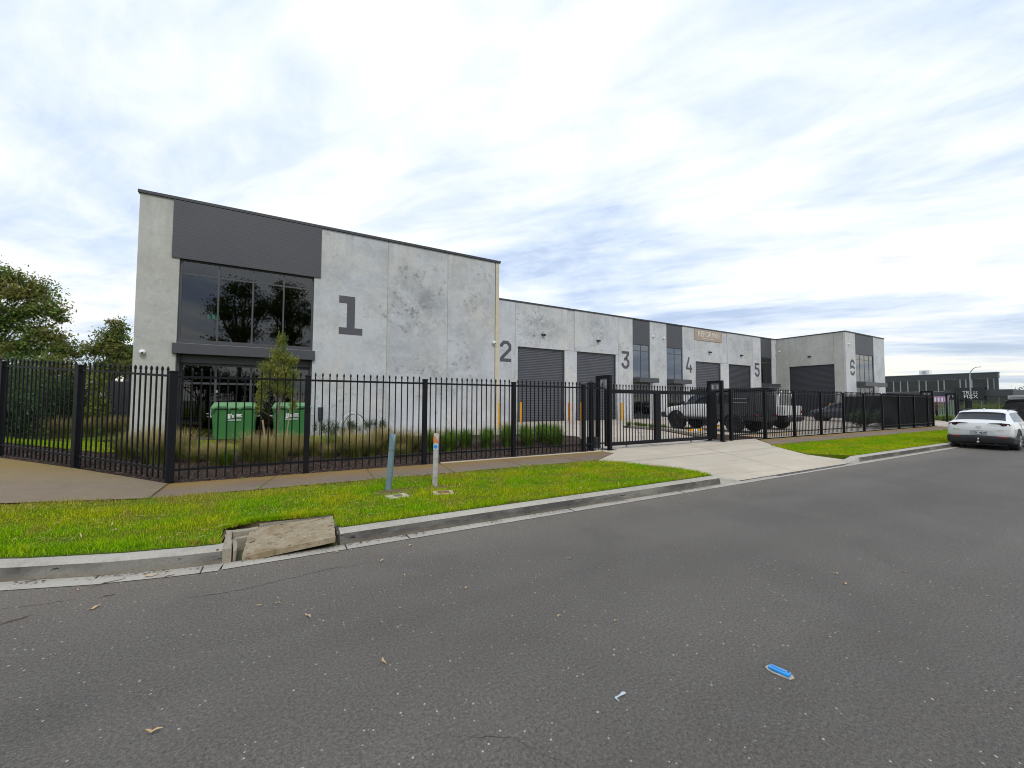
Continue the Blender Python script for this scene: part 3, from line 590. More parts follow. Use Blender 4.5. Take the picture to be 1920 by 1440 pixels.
for x in (14.56, 19.29, 19.97, 24.66, 34.74, 39.17, 39.99, 44.64): bm = new(); box(bm, x - 0.012, x + 0.012, YB + 0.06, YB + 0.1, 5.6, ZR - 0.03); obj('panel_sealant', bm, M_SEAL, WH)
for a, b in ((26.38, 28.5), (30.72, 32.95), (46.2, 48.4)):
    bm = new(); box(bm, a, b, YB + 0.02, YB + 0.15, 6.70, ZR); obj('cladding', bm, M_CLAD, WH)
# unit 6 block
XW = 49.3
def wpx(y0, y1, z0, z1, m=M_WALLW, th=0.2):
    bm = new(); box(bm, XW, XW + th, y0, y1, z0, z1, 0.008); return obj('wall_panel', bm, m, WH)
wpx(18.61, 19.40, G0, ZR); wpx(23.65, YB, G0, ZR); wpx(19.41, 23.64, 5.64, ZR)
wallpart(XW, 51.52, G0, ZR, YA, m=M_WALL); wallpart(56.0, 58.85, G0, ZR, YA, m=M_WALL)
bm = new(); box(bm, 51.52, 56.0, YA + 0.02, YA + 0.18, 6.75, ZR); obj('cladding', bm, M_CLAD, WH)
bm = new(); box(bm, 58.65, 58.85, YA + 0.2, 42, G0, ZR); obj('side_wall', bm, M_WALLW, WH)
bm = new(); box(bm, -3.52, 1.31, YA - 0.045, YA - 0.004, 6.73, ZR - 0.02); obj('cladding', bm, M_CLAD, WH)
# roofs and parapet caps
bm = new(); box(bm, -4.2, 9.6, YA + 0.15, 41.9, 8.3, 8.4); box(bm, 9.6, 49.4, YB + 0.15, 41.9, 8.3, 8.4); box(bm, 49.4, 58.7, YA + 0.15, 41.9, 8.3, 8.4); obj('roof', bm, M_ROOF, WH)
bm = new(); c0, c1 = ZR, ZR + 0.10
box(bm, -4.50, 9.80, YA - 0.06, YA + 0.25, c0, c1); box(bm, -4.50, -4.2, YA + 0.25, 42.05, c0, c1); box(bm, 9.48, 9.80, YA + 0.25, YB - 0.05, c0, c1)
box(bm, 9.48, XW + 0.26, YB - 0.05, YB + 0.25, c0, c1); box(bm, XW - 0.05, XW + 0.26, YA + 0.25, YB - 0.05, c0, c1); box(bm, XW - 0.05, 58.9, YA - 0.05, YA + 0.25, c0, c1); box(bm, 58.6, 58.9, YA + 0.25, 42.05, c0, c1); box(bm, -4.2, 58.6, 41.75, 42.05, c0, c1)
obj('parapet_cap', bm, M_DARKM, WH)
# interiors (seen dimly through tinted glass)
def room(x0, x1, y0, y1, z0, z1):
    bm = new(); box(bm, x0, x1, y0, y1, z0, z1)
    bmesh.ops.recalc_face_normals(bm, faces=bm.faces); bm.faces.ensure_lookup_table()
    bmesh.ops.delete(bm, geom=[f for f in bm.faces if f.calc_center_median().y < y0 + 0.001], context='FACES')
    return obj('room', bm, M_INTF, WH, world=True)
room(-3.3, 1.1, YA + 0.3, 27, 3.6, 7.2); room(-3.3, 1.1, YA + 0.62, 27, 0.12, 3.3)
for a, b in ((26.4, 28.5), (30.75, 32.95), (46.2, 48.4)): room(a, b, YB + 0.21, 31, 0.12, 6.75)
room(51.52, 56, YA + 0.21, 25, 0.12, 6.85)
# windows
def window(x0, x1, z0, z1, y, vx, hz, g=M_GLASS, fw=0.07, name='window'):
    bm = new(); yf = y; yb = y + 0.05
    box(bm, x0, x1, yf, yb, z1 - fw, z1); box(bm, x0, x1, yf, yb, z0, z0 + fw); box(bm, x0, x0 + fw, yf, yb, z0 + fw, z1 - fw); box(bm, x1 - fw, x1, yf, yb, z0 + fw, z1 - fw)
    hs = sorted(hz); xs = [x0 + fw] + [v for v in vx] + [x1 - fw]
    for v in vx: box(bm, v - fw * .4, v + fw * .4, yf + 0.003, yb, z0 + fw, z1 - fw)
    edges = [x0 + fw] + sum([[v - fw * .4, v + fw * .4] for v in vx], []) + [x1 - fw]
    for h in hs:
        for a, b in zip(edges[::2], edges[1::2]): box(bm, a, b, yf + 0.006, yb, h - fw * .4, h + fw * .4)
    f = obj(name, bm, M_FRAME, WH)
    for a, b in zip(edges[::2], edges[1::2]):
        p = new(); box(p, a, b, y + 0.022, y + 0.030, z0 + fw, z1 - fw); obj('pane', p, g, f)
    return f
window(-3.29, 1.06, 3.76, 6.75, YA + 0.10, (-2.14, -1.05, -0.01), (6.22,))
bm = new(); box(bm, -3.40, 1.16, YA - 0.12, YA + 0.3, 3.28, 3.66, 0.01); box(bm, -3.29, 1.06, YA + 0.03, YA + 0.3, 3.66, 3.76); box(bm, -3.29, 1.06, YA + 0.35, YA + 0.6, 3.0, 3.28); obj('entry_canopy', bm, M_FRAME, WH)
window(-3.29, 1.06, 0.14, 3.0, YA + 0.5, (-2.18, -1.05, -0.01), (2.25,), fw=0.09, name='entrance_window')
for a_ in (-3.3, 1.0): bm = new(); box(bm, a_, a_ + .07, YA + 0.2, YA + 0.5, G0, 3.28); obj('entry_reveal', bm, M_FRAME, WH)
bm = new(); box(bm, -2.30, -2.27, YA + 0.44, YA + 0.50, 0.95, 1.30); box(bm, -2.42, -2.295, YA + 0.445, YA + 0.46, 1.10, 1.13); obj('door_handle', bm, M_GALV, WH); bm = new(); box(bm, -2.16, -2.1, YA + 0.46, YA + 0.5, 1.9, 2.0); obj('card_reader', bm, M_GALV, WH)
bm = new(); box(bm, -2.10, -1.62, YA + 0.53, YA + 0.54, 1.55, 1.98); obj('notice_paper', bm, mat('pale_paper', (0.35, 0.36, 0.38), 0.8), WH)
bm = new(); box(bm, -2.85, -2.2, YA + 0.9, YA + 1.3, 2.55, 2.8, 0.05); obj('ceiling_unit', bm, mat('dull_white', (0.5, 0.48, 0.38), 0.6), WH)
es = new(); box(es, -2.66, -2.28, 20.2, 20.24, 4.9, 5.12, 0.01)
o = obj('exit_sign', es, mat('exit_sign_green', (0.0, 0.30, 0.14), 0.5, emit=(0.02, 0.75, 0.38), es=0.9), WH)
bm = new(); box(bm, -2.51, -2.43, 20.185, 20.195, 4.93, 5.09)
obj('running_figure', bm, mat('exit_sign_white', (0.8, 0.8, 0.8), 0.5, emit=(0.8, 1, 0.9), es=1.2), o)
for a, b, m_ in ((26.38, 28.5, (27.42,)), (30.72, 32.95, (31.85,)), (46.2, 48.4, (47.3,))):
    window(a + 0.01, b - 0.01, 3.72, 6.70, YB + 0.06, m_, (6.12,), M_GLASSR if a < 40 else M_GLASS)
    window(a + 0.01, b - 0.01, 0.16, 3.30, YB + 0.06, m_, (2.3,), fw=0.08, name='entrance_window')
    bm = new(); box(bm, a, b, YB + 0.02, YB + 0.2, 3.30, 3.72); box(bm, a + 0.02, b + 0.30, YB - 0.75, YB - 0.65, 3.33, 3.72); box(bm, a + 0.02, a + 0.14, YB - 0.65, YB + 0.02, 3.33, 3.72); box(bm, b + 0.18, b + 0.30, YB - 0.65, YB, 3.33, 3.72); box(bm, a + 0.14, b + 0.18, YB - 0.65, YB - 0.002, 3.62, 3.66)
    obj('entry_canopy', bm, M_FRAME, WH)
window(51.53, 55.99, 3.86, 6.75, YA + 0.06, (52.65, 53.77, 54.88), (6.2,), M_GLASSR, fw=0.06)
window(51.53, 55.99, 0.16, 3.30, YA + 0.06, (52.65, 53.77, 54.88), (2.3,), fw=0.08, name='entrance_window')
bm = new(); box(bm, 51.52, 56.0, YA + 0.02, YA + 0.2, 3.3, 3.86); box(bm, 51.55, 57.0, YA - 0.75, YA - 0.65, 3.38, 3.80); box(bm, 51.55, 51.68, YA - 0.65, YA + 0.02, 3.38, 3.80); box(bm, 56.87, 57.0, YA - 0.65, YA, 3.38, 3.80); obj('entry_canopy', bm, M_FRAME, WH)
# roller doors: curved slats
def roller(a, b, z0, z1, y, along='x', pitch=0.125, m=M_SHUT, depth=0.022):
    bm = new(); rows = []; n = int((z1 - z0) / pitch) * 6
    for i in range(n + 1):
        z = z0 + (z1 - z0) * i / n; ph = (i % 6) / 6; d = depth * math.sin(math.pi * ph)
        rows.append((z, d))
    prev = None
    for z, d in rows:
        if along == 'x': v = (bm.verts.new((a, y - d, z)), bm.verts.new((b, y - d, z)))
        else: v = (bm.verts.new((y - d, a, z)), bm.verts.new((y - d, b, z)))
        if prev: bm.faces.new((prev[0], prev[1], v[1], v[0]))
        prev = v
    o = obj('roller_door', bm, m, WH, world=True)
    g = new()
    if along == 'x':
        box(g, a - 0.06, a + 0.03, y - 0.05, y + 0.05, z0, z1); box(g, b - 0.03, b + 0.06, y - 0.05, y + 0.05, z0, z1); box(g, a + 0.03, b - 0.03, y - 0.04, y + 0.02, z0, z0 + 0.07)
    else:
        box(g, y - 0.05, y + 0.05, a - 0.06, a + 0.03, z0, z1); box(g, y - 0.05, y + 0.05, b - 0.03, b + 0.06, z0, z1); box(g, y - 0.04, y + 0.02, a + 0.03, b - 0.03, z0, z0 + 0.07)
    obj('door_guide', g, M_DARKM, o); return o
roller(14.85, 18.97, 0.17, 5.62, YB + 0.16); roller(20.29, 24.35, 0.17, 5.62, YB + 0.16)
roller(34.94, 38.80, 0.17, 5.62, YB + 0.16, pitch=0.16); roller(40.30, 44.17, 0.17, 5.62, YB + 0.16, m=M_SHUT2)
roller(19.46, 23.59, 0.17, 5.64, XW + 0.16, along='y', m=M_SHUT2)
# painted numbers
def digit(ch, x0, z0, y, w_=0.92, h=1.5, s=0.235, gap=False):
    bm = new(); f = lambda a, b, d: (x0 + a, y - 0.004 - d, z0 + b); c = s / 2; k = 0.20
    W_, H_ = w_ - c, h - c
    if ch == '2':
        stroke(bm, [(c, h * .70), (c, H_ - k), (c + k, H_), (W_ - k, H_), (W_, H_ - k), (W_, h * .60), (c + .04, s * 1.15), (c + .04, s * 1.02)], s, f, 0.006)
        box(bm, x0, x0 + w_, y - 0.010, y - 0.004, z0, z0 + s)
    elif ch == '3':
        stroke(bm, [(0.02, H_), (W_ - .02, H_), (W_ - .02, H_ - .14), (w_ * .55, h * .60)], s * .95, f, 0.006)
        stroke(bm, [(w_ * .32, h * .545), (W_ - k, h * .545), (W_, h * .545 - k), (W_, c + k), (W_ - k, c), (c + k, c), (c, c + k), (c, h * .32)], s, f, 0.006)
    elif ch == '4':
        stroke(bm, [(w_ * .52, h), (c * .9, h * .30), (c * .9 + .01, h * .27), (w_ * .62 - .004, h * .27)], s * .85, f, 0.006)
        box(bm, x0 + w_ * .62, x0 + w_ * .62 + s * .9, y - 0.010, y - 0.004, z0, z0 + h * .52); box(bm, x0 + w_ * .62 + s * .9 + .002, x0 + w_, y - 0.010, y - 0.004, z0 + h * .27 - s * .42, z0 + h * .27 + s * .42)
    elif ch == '5':
        stroke(bm, [(w_ - .02, H_), (c, H_), (c, h * .60), (W_ - k, h * .60), (W_, h * .60 - k), (W_, c + k), (W_ - k, c), (c + k, c), (c, c + k), (c, h * .28)], s, f, 0.006)
    elif ch == '6':
        stroke(bm, [(W_, h * .72), (W_, H_ - k), (W_ - k, H_), (c + k, H_), (c, H_ - k), (c, h * .40)], s, f, 0.006)
        stroke(bm, [(c + s * .55, h * .55), (W_ - k, h * .55), (W_, h * .55 - k * .6), (W_, h * .40)], s, f, 0.006)
        stroke(bm, [(c, h * .27), (c, c + k), (c + k, c), (W_ - k, c), (W_, c + k), (W_, h * .27)], s, f, 0.006)
    o = obj('unit_number', bm, M_PAINT, WH); o['label'] = 'painted charcoal numeral ' + ch; return o
bm = new(); y = YA - 0.004     # the 1 with its slab serifs
prism(bm, [(2.04, 5.80), (2.36, 5.80), (2.36, 4.75), (2.05, 4.75), (2.05, 4.46), (3.0, 4.46), (3.0, 4.75), (2.68, 4.75), (2.68, 6.11), (2.04, 6.11)], lambda a, b: (a, y, b), lambda a, b: (a, y - 0.006, b))
o = obj('unit_number', bm, M_PAINT, WH); o['label'] = 'painted charcoal numeral 1'
digit('2', 13.32, 4.45, YB); digit('3', 25.03, 4.48, YB); digit('4', 33.40, 4.45, YB); digit('5', 44.95, 4.48, YB); digit('6', 50.22, 4.46, YA, w_=1.0, h=1.62)
# wall lights, cameras
def walllight(x, z, y, along='x'):
    bm = new()
    if along == 'x': box(bm, x - 0.16, x + 0.16, y - 0.03, y - 0.002, z - 0.05, z + 0.05); box(bm, x - 0.13, x - 0.02, y - 0.22, y - 0.03, z - 0.12, z + 0.02, 0.02); box(bm, x + 0.02, x + 0.13, y - 0.22, y - 0.03, z - 0.12, z + 0.02, 0.02)
    else: box(bm, y - 0.03, y - 0.002, x - 0.16, x + 0.16, z - 0.05, z + 0.05); box(bm, y - 0.22, y - 0.03, x - 0.13, x - 0.02, z - 0.12, z + 0.02, 0.02); box(bm, y - 0.22, y - 0.03, x + 0.02, x + 0.13, z - 0.12, z + 0.02, 0.02)
    obj('wall_light', bm, M_DARKM, WH)
for x, z in ((16.98, 6.68), (22.4, 6.65), (37.02, 6.66), (42.39, 6.67)): walllight(x, z, YB)
walllight(21.6, 6.64, XW, 'y')
def seccam(p, n):
    bm = new(); p = Vector(p); n = Vector(n); cyl(bm, p, p + n * 0.06, 0.08, 0.08, 16); bmesh.ops.create_icosphere(bm, subdivisions=3, radius=0.085, matrix=Matrix.Translation(p + n * 0.10 + Vector((0, 0, -0.02))))
    o = obj('security_camera', bm, M_WHITE, WH, smooth=True); bm = new(); q = p + n * 0.165 + Vector((0.02, 0, -0.045)); bmesh.ops.create_icosphere(bm, subdivisions=2, radius=0.035, matrix=Matrix.Translation(q)); obj('lens', bm, M_LENS, o, smooth=True)
seccam((-4.19, YA, 3.28), (0, -1, 0)); seccam((9.42, YA, 4.65), (0, -1, 0)); seccam((28.9, YB, 7.53), (0, -1, 0)); seccam((30.3, YB, 7.5), (0, -1, 0)); seccam((XW, 24.58, 7.48), (-1, 0, 0)); seccam((49.9, YA, 7.62), (0, -1, 0))
# sign board on unit 4
SG = thing('sign_board', 'tan rectangular sign board reading REFORM60 high on the unit 4 wall', 'sign', (34.72, YB, 7.72))
bm = new(); box(bm, 0, 4.36, -0.05, -0.004, 0, 1.06); obj('board', bm, mat('tan_sign_board', (0.34, 0.27, 0.21), 0.6, var=0.04), SG)
M_SGT = mat('cream_sign_letters', (0.62, 0.60, 0.54), 0.6)
lettering('lettering', 'REFORM60', 0.78, (2.2, -0.056, 0.38), (1, 0, 0), M_SGT, SG, bold=0.0, sx=0.92, extrude=0.008)
bm = new(); x = 1.2
for wd in (.1, .12, .1, .06, .11, .1, .12, .1, 0, .1, .12, .08, .12, .06, .1):
    if wd: box(bm, x, x + wd * .8, -0.058, -0.052, 0.17, 0.25)
    x += 0.135
obj('small_lettering', bm, M_SGT, SG)
# electrical box on the wall, conduit hoops
bm = new(); box(bm, 1.33, 1.52, YA - 0.11, YA - 0.002, 0.85, 1.35, 0.01); box(bm, 1.40, 1.44, YA - 0.04, YA - 0.002, G0, 0.85); obj('meter_box', bm, M_DARKM, WH)

# ------------------------------------------------------------------ fences
def spear(bm, x, y, z0, z1, ux, uy, s=0.0108):
    """square picket with a pressed spear tip; (ux,uy) is the fence direction"""
    v = []
    for z, k in ((z0, s), (z1 - 0.085, s), (z1 - 0.075, s * 1.45), (z1 - 0.035, s * 1.35)):
        v.append([bm.verts.new((x + (a * ux - b * uy) * k, y + (a * uy + b * ux) * k, z)) for a, b in ((-1, -1), (1, -1), (1, 1), (-1, 1))])
    tip = bm.verts.new((x, y, z1))
    bm.faces.new(v[0][::-1])
    for A, B in zip(v, v[1:]):
        for i in range(4): bm.faces.new((A[i], A[(i + 1) % 4], B[(i + 1) % 4], B[i]))
    for i in range(4): bm.faces.new((v[3][i], v[3][(i + 1) % 4], tip))
def obox(bm, p, q, hw, z0, z1, zq=None):
    """box rail from p to q (2-D), half width hw; ends may differ in height by zq"""
    p, q = Vector(p), Vector(q); d = (q - p).normalized(); n_ = Vector((-d.y, d.x)) * hw; dz = zq or 0
    a = [(p + n_, 0), (p - n_, 0), (q - n_, dz), (q + n_, dz)]
    lo = [bm.verts.new((*v, z0 + e)) for v, e in a]; hi = [bm.verts.new((*v, z1 + e)) for v, e in a]
    bm.faces.new(lo[::-1]); bm.faces.new(hi)
    for i in range(4): bm.faces.new((lo[i], lo[(i + 1) % 4], hi[(i + 1) % 4], hi[i]))
def fence_panel(parent, p, q, zg0, zg1, pitch=0.134, shade=False, H=2.03):
    bm = new(); P_, Q = Vector(p), Vector(q); L = (Q - P_).length; d = (Q - P_) / L; n = max(1, round(L / pitch)); a = P_ + d * 0.055; b = Q - d * 0.055
    obox(bm, a, b, 0.02, zg0 + 1.84, zg0 + 1.88, zg1 - zg0); obox(bm, a, b, 0.02, zg0 + 0.19, zg0 + 0.23, zg1 - zg0)
    for i in range(1, n):
        c = P_ + d * (L * i / n); z = zg0 + (zg1 - zg0) * i / n; spear(bm, c.x, c.y, z + 0.03, z + H, d.x, d.y)
    o = obj('fence_panel', bm, M_BLACK, parent)
    if shade:
        s_ = new(); n_ = Vector((-d.y, d.x)) * 0.04; A = P_ + n_ + d * .03; B = Q + n_ - d * .03; obox(s_, A, B, 0.004, zg0 + 0.08, zg0 + 1.95, zg1 - zg0); obj('shade_cloth', s_, M_SHADE, o)
    return o
def fence_post(parent, p, zg, H=1.95, s=0.05, rz=0):
    bm = new(); Mx = Matrix.Translation((p[0], p[1], 0)) @ Matrix.Rotation(rz, 4, 'Z')
    box(bm, -s, s, -s, s, zg - 0.1, zg + H, 0.006, mtx=Mx); box(bm, -s - 0.006, s + 0.006, -s - 0.006, s + 0.006, zg + H - 0.02, zg + H + 0.012, 0.006, mtx=Mx)
    return obj('post', bm, M_BLACK, parent)
M_SHADE = mat('black_shade_cloth', (0.012, 0.013, 0.016), 0.9, var=0.2, vscale=2)
F = thing('security_fence', 'black spear top fence along the footpath in front of unit 1', 'fence', (-1.67, 9.2, 0.17))
def rel(parent, o):      # children are built in world coordinates
    o.matrix_parent_inverse = Matrix.Translation(-Vector(parent.location)); return o
posts = [(-1.67, 9.2), (0.47, 9.2), (2.92, 9.2), (5.32, 9.2), (7.68, 9.2)]
for p in posts: rel(F, fence_post(F, p, 0.175, s=0.05 if p[0] > -1 else 0.058, rz=0 if p[0] > -1 else R(22)))
for a, b in zip(posts, posts[1:]): rel(F, fence_panel(F, a, b, 0.175, 0.175))
rel(F, fence_panel(F, (7.68, 9.2), (8.55, 9.2), 0.175, 0.175))
F2 = thing('security_fence', 'black spear top fence at the left, splayed back across the street corner', 'fence', (-1.67, 9.2, 0.17))
sp = [(-1.67, 9.2, .19), (-3.40, 10.95, .33), (-5.08, 12.66, .46), (-6.78, 14.36, .58), (-8.48, 16.06, .68)]
for p in sp[1:]: rel(F2, fence_post(F2, p[:2], p[2], s=0.055, rz=R(45)))
for a, b in zip(sp, sp[1:]): rel(F2, fence_panel(F2, a[:2], b[:2], a[2], b[2]))
F3 = thing('security_fence', 'black spear top fence right of the sliding gate, black cloth on its far panels', 'fence', (14.87, 9.2, 0.17))
pr = [14.87, 17.2, 19.52, 21.9, 24.2, 26.53, 28.86, 31.2, 33.55, 35.9, 36.9]
for x in pr: rel(F3, fence_post(F3, (x, 9.2), 0.17))
for a, b in zip(pr, pr[1:]): rel(F3, fence_panel(F3, (a, 9.2), (b, 9.2), 0.17, 0.17, shade=a > 28.8))
pr2 = [(36.9, 9.2), (36.9, 11.6), (36.9, 14.0)]
for p in pr2[1:]: rel(F3, fence_post(F3, p, 0.17))
for a, b in zip(pr2, pr2[1:]): rel(F3, fence_panel(F3, a, b, 0.17, 0.17, shade=True))
F4 = thing('security_fence', 'black cloth covered fence in front of the dark office, beyond the second driveway', 'fence', (55, 11.5, 0.1))
pr = [(55.0 + 2.2 * i, 11.5 + .38 * i) for i in range(6)]
for x in pr: rel(F4, fence_post(F4, x, 0.1))
for a, b in zip(pr, pr[1:]): rel(F4, fence_panel(F4, a, b, 0.1, 0.1, shade=True))
# sliding gate
GT = thing('sliding_gate', 'black steel sliding gate closed across the driveway', 'gate', (8.8, 9.5, 0.17))
def W(o, p): return rel(p, o)
YG = 9.46
bm = new(); box(bm, 8.75, 14.35, YG - 0.03, YG + 0.03, 1.90, 2.02); box(bm, 8.75, 14.35, YG - 0.03, YG + 0.03, 0.25, 0.36); box(bm, 10.98, 11.24, YG - 0.05, YG + 0.05, 0.36, 1.90); box(bm, 13.93, 14.33, YG - 0.045, YG + 0.045, 0.36, 1.90); box(bm, 8.75, 8.85, YG - 0.03, YG + 0.03, 0.36, 1.90); W(obj('gate_frame', bm, M_BLACK, GT), GT)
bm = new(); n = 38
for i in range(n + 1):
    x = 8.86 + i * 0.1335
    if x < 13.9: spear(bm, x, YG, 0.30, 2.20, 1, 0)
W(obj('gate_pickets', bm, M_BLACK, GT), GT)
bm = new(); 
for x in (9.7, 12.9): cyl(bm, (x, YG - 0.03, 0.22), (x, YG + 0.03, 0.22), 0.055, n=16)
W(obj('roller_wheel', bm, M_GALV, GT), GT)
bm = new(); box(bm, 8.3, 14.6, YG - 0.02, YG + 0.02, 0.165, 0.185); W(obj('ground_track', bm, M_GALV, GT), GT)
def portal(x, label, y=9.3):
    t = thing('gate_portal', label, 'gate post', (x, y, 0.17), group='gate portals')
    b = new(); box(b, -0.055, 0.055, -0.155, -0.045, -0.1, 2.28, 0.005); obj('front_post', b, M_BLACK, t)
    b = new(); box(b, -0.055, 0.055, 0.36, 0.47, -0.1, 2.28, 0.005); obj('rear_post', b, M_BLACK, t)
    b = new(); box(b, -0.055, 0.055, -0.045, 0.36, 2.17, 2.28, 0.005); obj('crossbar', b, M_BLACK, t)
    b = new(); box(b, -0.16, 0.16, -0.24, 0.52, -0.01, 0.008); obj('base_plate', b, M_BLACK, t)
    b = new(); cyl(b, (0.0, 0.06, 1.95), (0.0, 0.06, 2.12), 0.03, n=12); cyl(b, (0.0, 0.26, 1.95), (0.0, 0.26, 2.12), 0.03, n=12); obj('guide_roller', b, M_GALV, t)
portal(8.70, 'black steel portal at the left end of the sliding gate'); portal(14.32, 'black steel portal at the right end of the sliding gate')
portal(36.9, 'black steel portal at the far end of the black clothed fence'); portal(46.6, 'black steel portal across the second driveway, left of the sign', 10.4)
t = thing('gate_motor_post', 'thick round black post with a domed cap beside the left gate portal', 'post', (8.33, 9.62, 0.17))
bm = new(); cyl(bm, (0, 0, -0.1), (0, 0, 2.02), 0.085, n=24); obj('post', bm, M_BLACK, t, smooth=True)
bm = new(); cyl(bm, (0, 0, 2.02), (0, 0, 2.05), 0.098, n=24); cyl(bm, (0, 0, 2.05), (0, 0, 2.10), 0.095, 0.03, n=24); obj('cap', bm, M_BLACK, t, smooth=True)
t = thing('gate_motor', 'low black gate motor box on the ground behind the left portal', 'motor', (8.55, 9.75, 0.17))
bm = new(); box(bm, -0.2, 0.16, -0.14, 0.14, 0, 0.36, 0.03); obj('housing', bm, M_DARKM, t); bm = new(); box(bm, -0.24, 0.2, -0.18, 0.18, -0.02, 0.02); obj('base', bm, M_GALV, t)

# bollards
bol = [(10.22, 19.2, 0.065, M_YEL, 'yellow bollard at the corner of the unit 1 block'), (14.66, 24.3, 0.09, M_YEL, 'yellow bollard at the left edge of the unit 2 roller door, under numeral 2'), (18.89, 24.3, 0.09, M_ORG, 'orange bollard right of the unit 2 roller door'),
       (20.07, 24.3, 0.09, M_YEL, 'yellow bollard left of the unit 3 roller door'), (24.33, 24.3, 0.09, M_YEL, 'yellow bollard between the unit 3 roller door and window'), (19.55, 16.5, 0.075, M_ORG, 'orange bollard beside the garden bed, left of the white and black truck'),
       (35.0, 22.3, 0.10, M_ORG, 'orange bollard behind the left side of the white utility vehicle'), (48.5, 19.5, 0.12, M_YEL, 'yellow bollard beside the unit 6 roller door')]
for x, y_, r_, m_, lb in bol:
    t = thing('bollard', lb, 'bollard', (x, y_, 0.16), group='safety bollards in the yard')
    bm = new(); cyl(bm, (0, 0, -0.05), (0, 0, 1.36), r_, n=20); cyl(bm, (0, 0, 1.36), (0, 0, 1.41), r_, r_ * .55, n=20); obj('pipe', bm, m_, t, smooth=True)
    bm = new(); cyl(bm, (0, 0, 0), (0, 0, 0.012), r_ * 1.9, n=20); obj('base_ring', bm, M_YARD, t)

# planter kerb and wheel stops
bm = new(); strip(bm, [(14.95, 10.0), (17.2, 14.3), (17.25, 16.5), (19.6, 17.9)], 0.0, 0.16, 0.0, 0.30); strip(bm, [(14.95, 10.0), (17.2, 14.3), (17.25, 16.5), (19.6, 17.9)], 0.0, 0.30, -0.15, 0.30); strip(bm, [(14.95, 10.0), (17.2, 14.3), (17.25, 16.5), (19.6, 17.9)], -0.15, 0.30, -0.15, 0.16)
bmesh.ops.recalc_face_normals(bm, faces=bm.faces); tag(obj('planter_kerb', bm, M_DRIVE), kind='structure')
for i, (x, y_, lb) in enumerate(((18.9, 13.4, 'yellow and white wheel stop under the white and black truck'), (23.2, 14.6, 'yellow and white wheel stop in front of the white utility vehicle'))):
    t = thing('wheel_stop', lb, 'wheel stop', (x, y_, 0.16), R(2), group='wheel stops'); bm = new()
    prism(bm, [(-0.08, 0), (0.08, 0), (0.05, 0.1), (-0.05, 0.1)], lambda a, b: (-0.9, a, b), lambda a, b: (0.9, a, b)); obj('rubber_block', bm, M_YEL, t)
    bm = new()
    for k in (-0.55, 0.15): prism(bm, [(-0.083, 0.0), (0.083, 0.0), (0.052, 0.103), (-0.052, 0.103)], lambda a, b: (k, a, b), lambda a, b: (k + 0.3, a, b))
    obj('white_band', bm, M_WHITE, t)
bm = new(); box(bm, 14.9, 18.5, 11.9, 12.0, 0.163, 0.1665); box(bm, 14.7, 22.4, 10.2, 10.35, 0.163, 0.1665)
tag(obj('painted_line', bm, M_YEL), kind='structure')
#PART2
# ------------------------------------------------------------------ bins, stakes, pit covers, litter
M_BIN = mat('green_bin_plastic', (0.034, 0.165, 0.040), 0.5, var=0.1, vscale=2); M_LID = mat('light_green_lid', (0.105, 0.255, 0.105), 0.55, var=0.08, vscale=2)
def bin_(x, y, wd, label, rz):
    t = thing('wheelie_bin', label, 'bin', (x, y, 0.15), rz, group='large green waste bins'); h = wd / 2
    bm = new(); prism(bm, [(-h + .08, 0.16), (h - .08, 0.16), (h - .015, 1.18), (-h + .015, 1.18)], lambda a, b: (a, -0.40 - b * .06, b), lambda a, b: (a, 0.42 + b * .03, b))
    bmesh.ops.bevel(bm, geom=bm.edges[:], offset=0.03, segments=3, affect='EDGES'); obj('body', bm, M_BIN, t, smooth=True)
    bm = new(); box(bm, -h - .02, h + .02, -0.52, 0.50, 1.19, 1.235, 0.015); prism(bm, [(-h - .0, 1.236), (h, 1.236), (h - .08, 1.40), (-h + .08, 1.40)], lambda a, b: (a, -0.50 + (b - 1.236) * .8, b), lambda a, b: (a, 0.48 - (b - 1.236) * .5, b))
    bmesh.ops.bevel(bm, geom=[e for e in bm.edges if e.calc_length() > .3], offset=0.012, segments=2, affect='EDGES'); obj('lid', bm, M_LID, t, smooth=True)
    bm = new()
    for a in (-.45, -.12, .12, .45): box(bm, a * wd - .05, a * wd + .05, -.555, -.52, 1.155, 1.20, .01); box(bm, a * wd - .03, a * wd + .03, -.515, -.47, 1.08, 1.155)
    for a in (-.28, .28): tube(bm, [(a * wd - .12, -.52, 1.26), (a * wd - .12, -.55, 1.26), (a * wd + .12, -.55, 1.26), (a * wd + .12, -.52, 1.26)], 0.012, 6)
    obj('rim_catch', bm, M_BIN, t)
    bm = new(); 
    for s in (-1, 1): tube(bm, [(s * (h - .02), -.2, .92), (s * (h + .1), -.2, .93), (s * (h + .1), .2, .93), (s * (h - .02), .2, .92)], 0.016, 6)
    obj('handle', bm, M_GALV, t)
    for sx in (-1, 1):
        for sy in (-.3, .3):
            b = new(); cyl(b, (sx * (h - .2) - .025, sy, .09), (sx * (h - .2) + .025, sy, .09), .09, n=18); obj('wheel', b, M_TYRE, t, smooth=True)
    lettering('lettering', "JJ's", 0.165, (-.09, -0.484, 0.90), (1, 0, 0), M_WHITE, t, bold=0.006, extrude=0.006)
    bm = new(); box(bm, .05, .22, -.484, -.478, .985, 1.01); box(bm, .05, .19, -.483, -.476, .945, .97); box(bm, .03, .22, -.481, -.474, .905, .93); box(bm, -.22, .20, -.478, -.470, .80, .825); obj('logo_lines', bm, M_WHITE, t)
bin_(-1.34, 16.75, 1.27, 'large green waste bin left of the young tree, by the entrance door', R(0))
bin_(0.36, 16.85, 1.22, 'large green waste bin right of the young tree', R(-1))
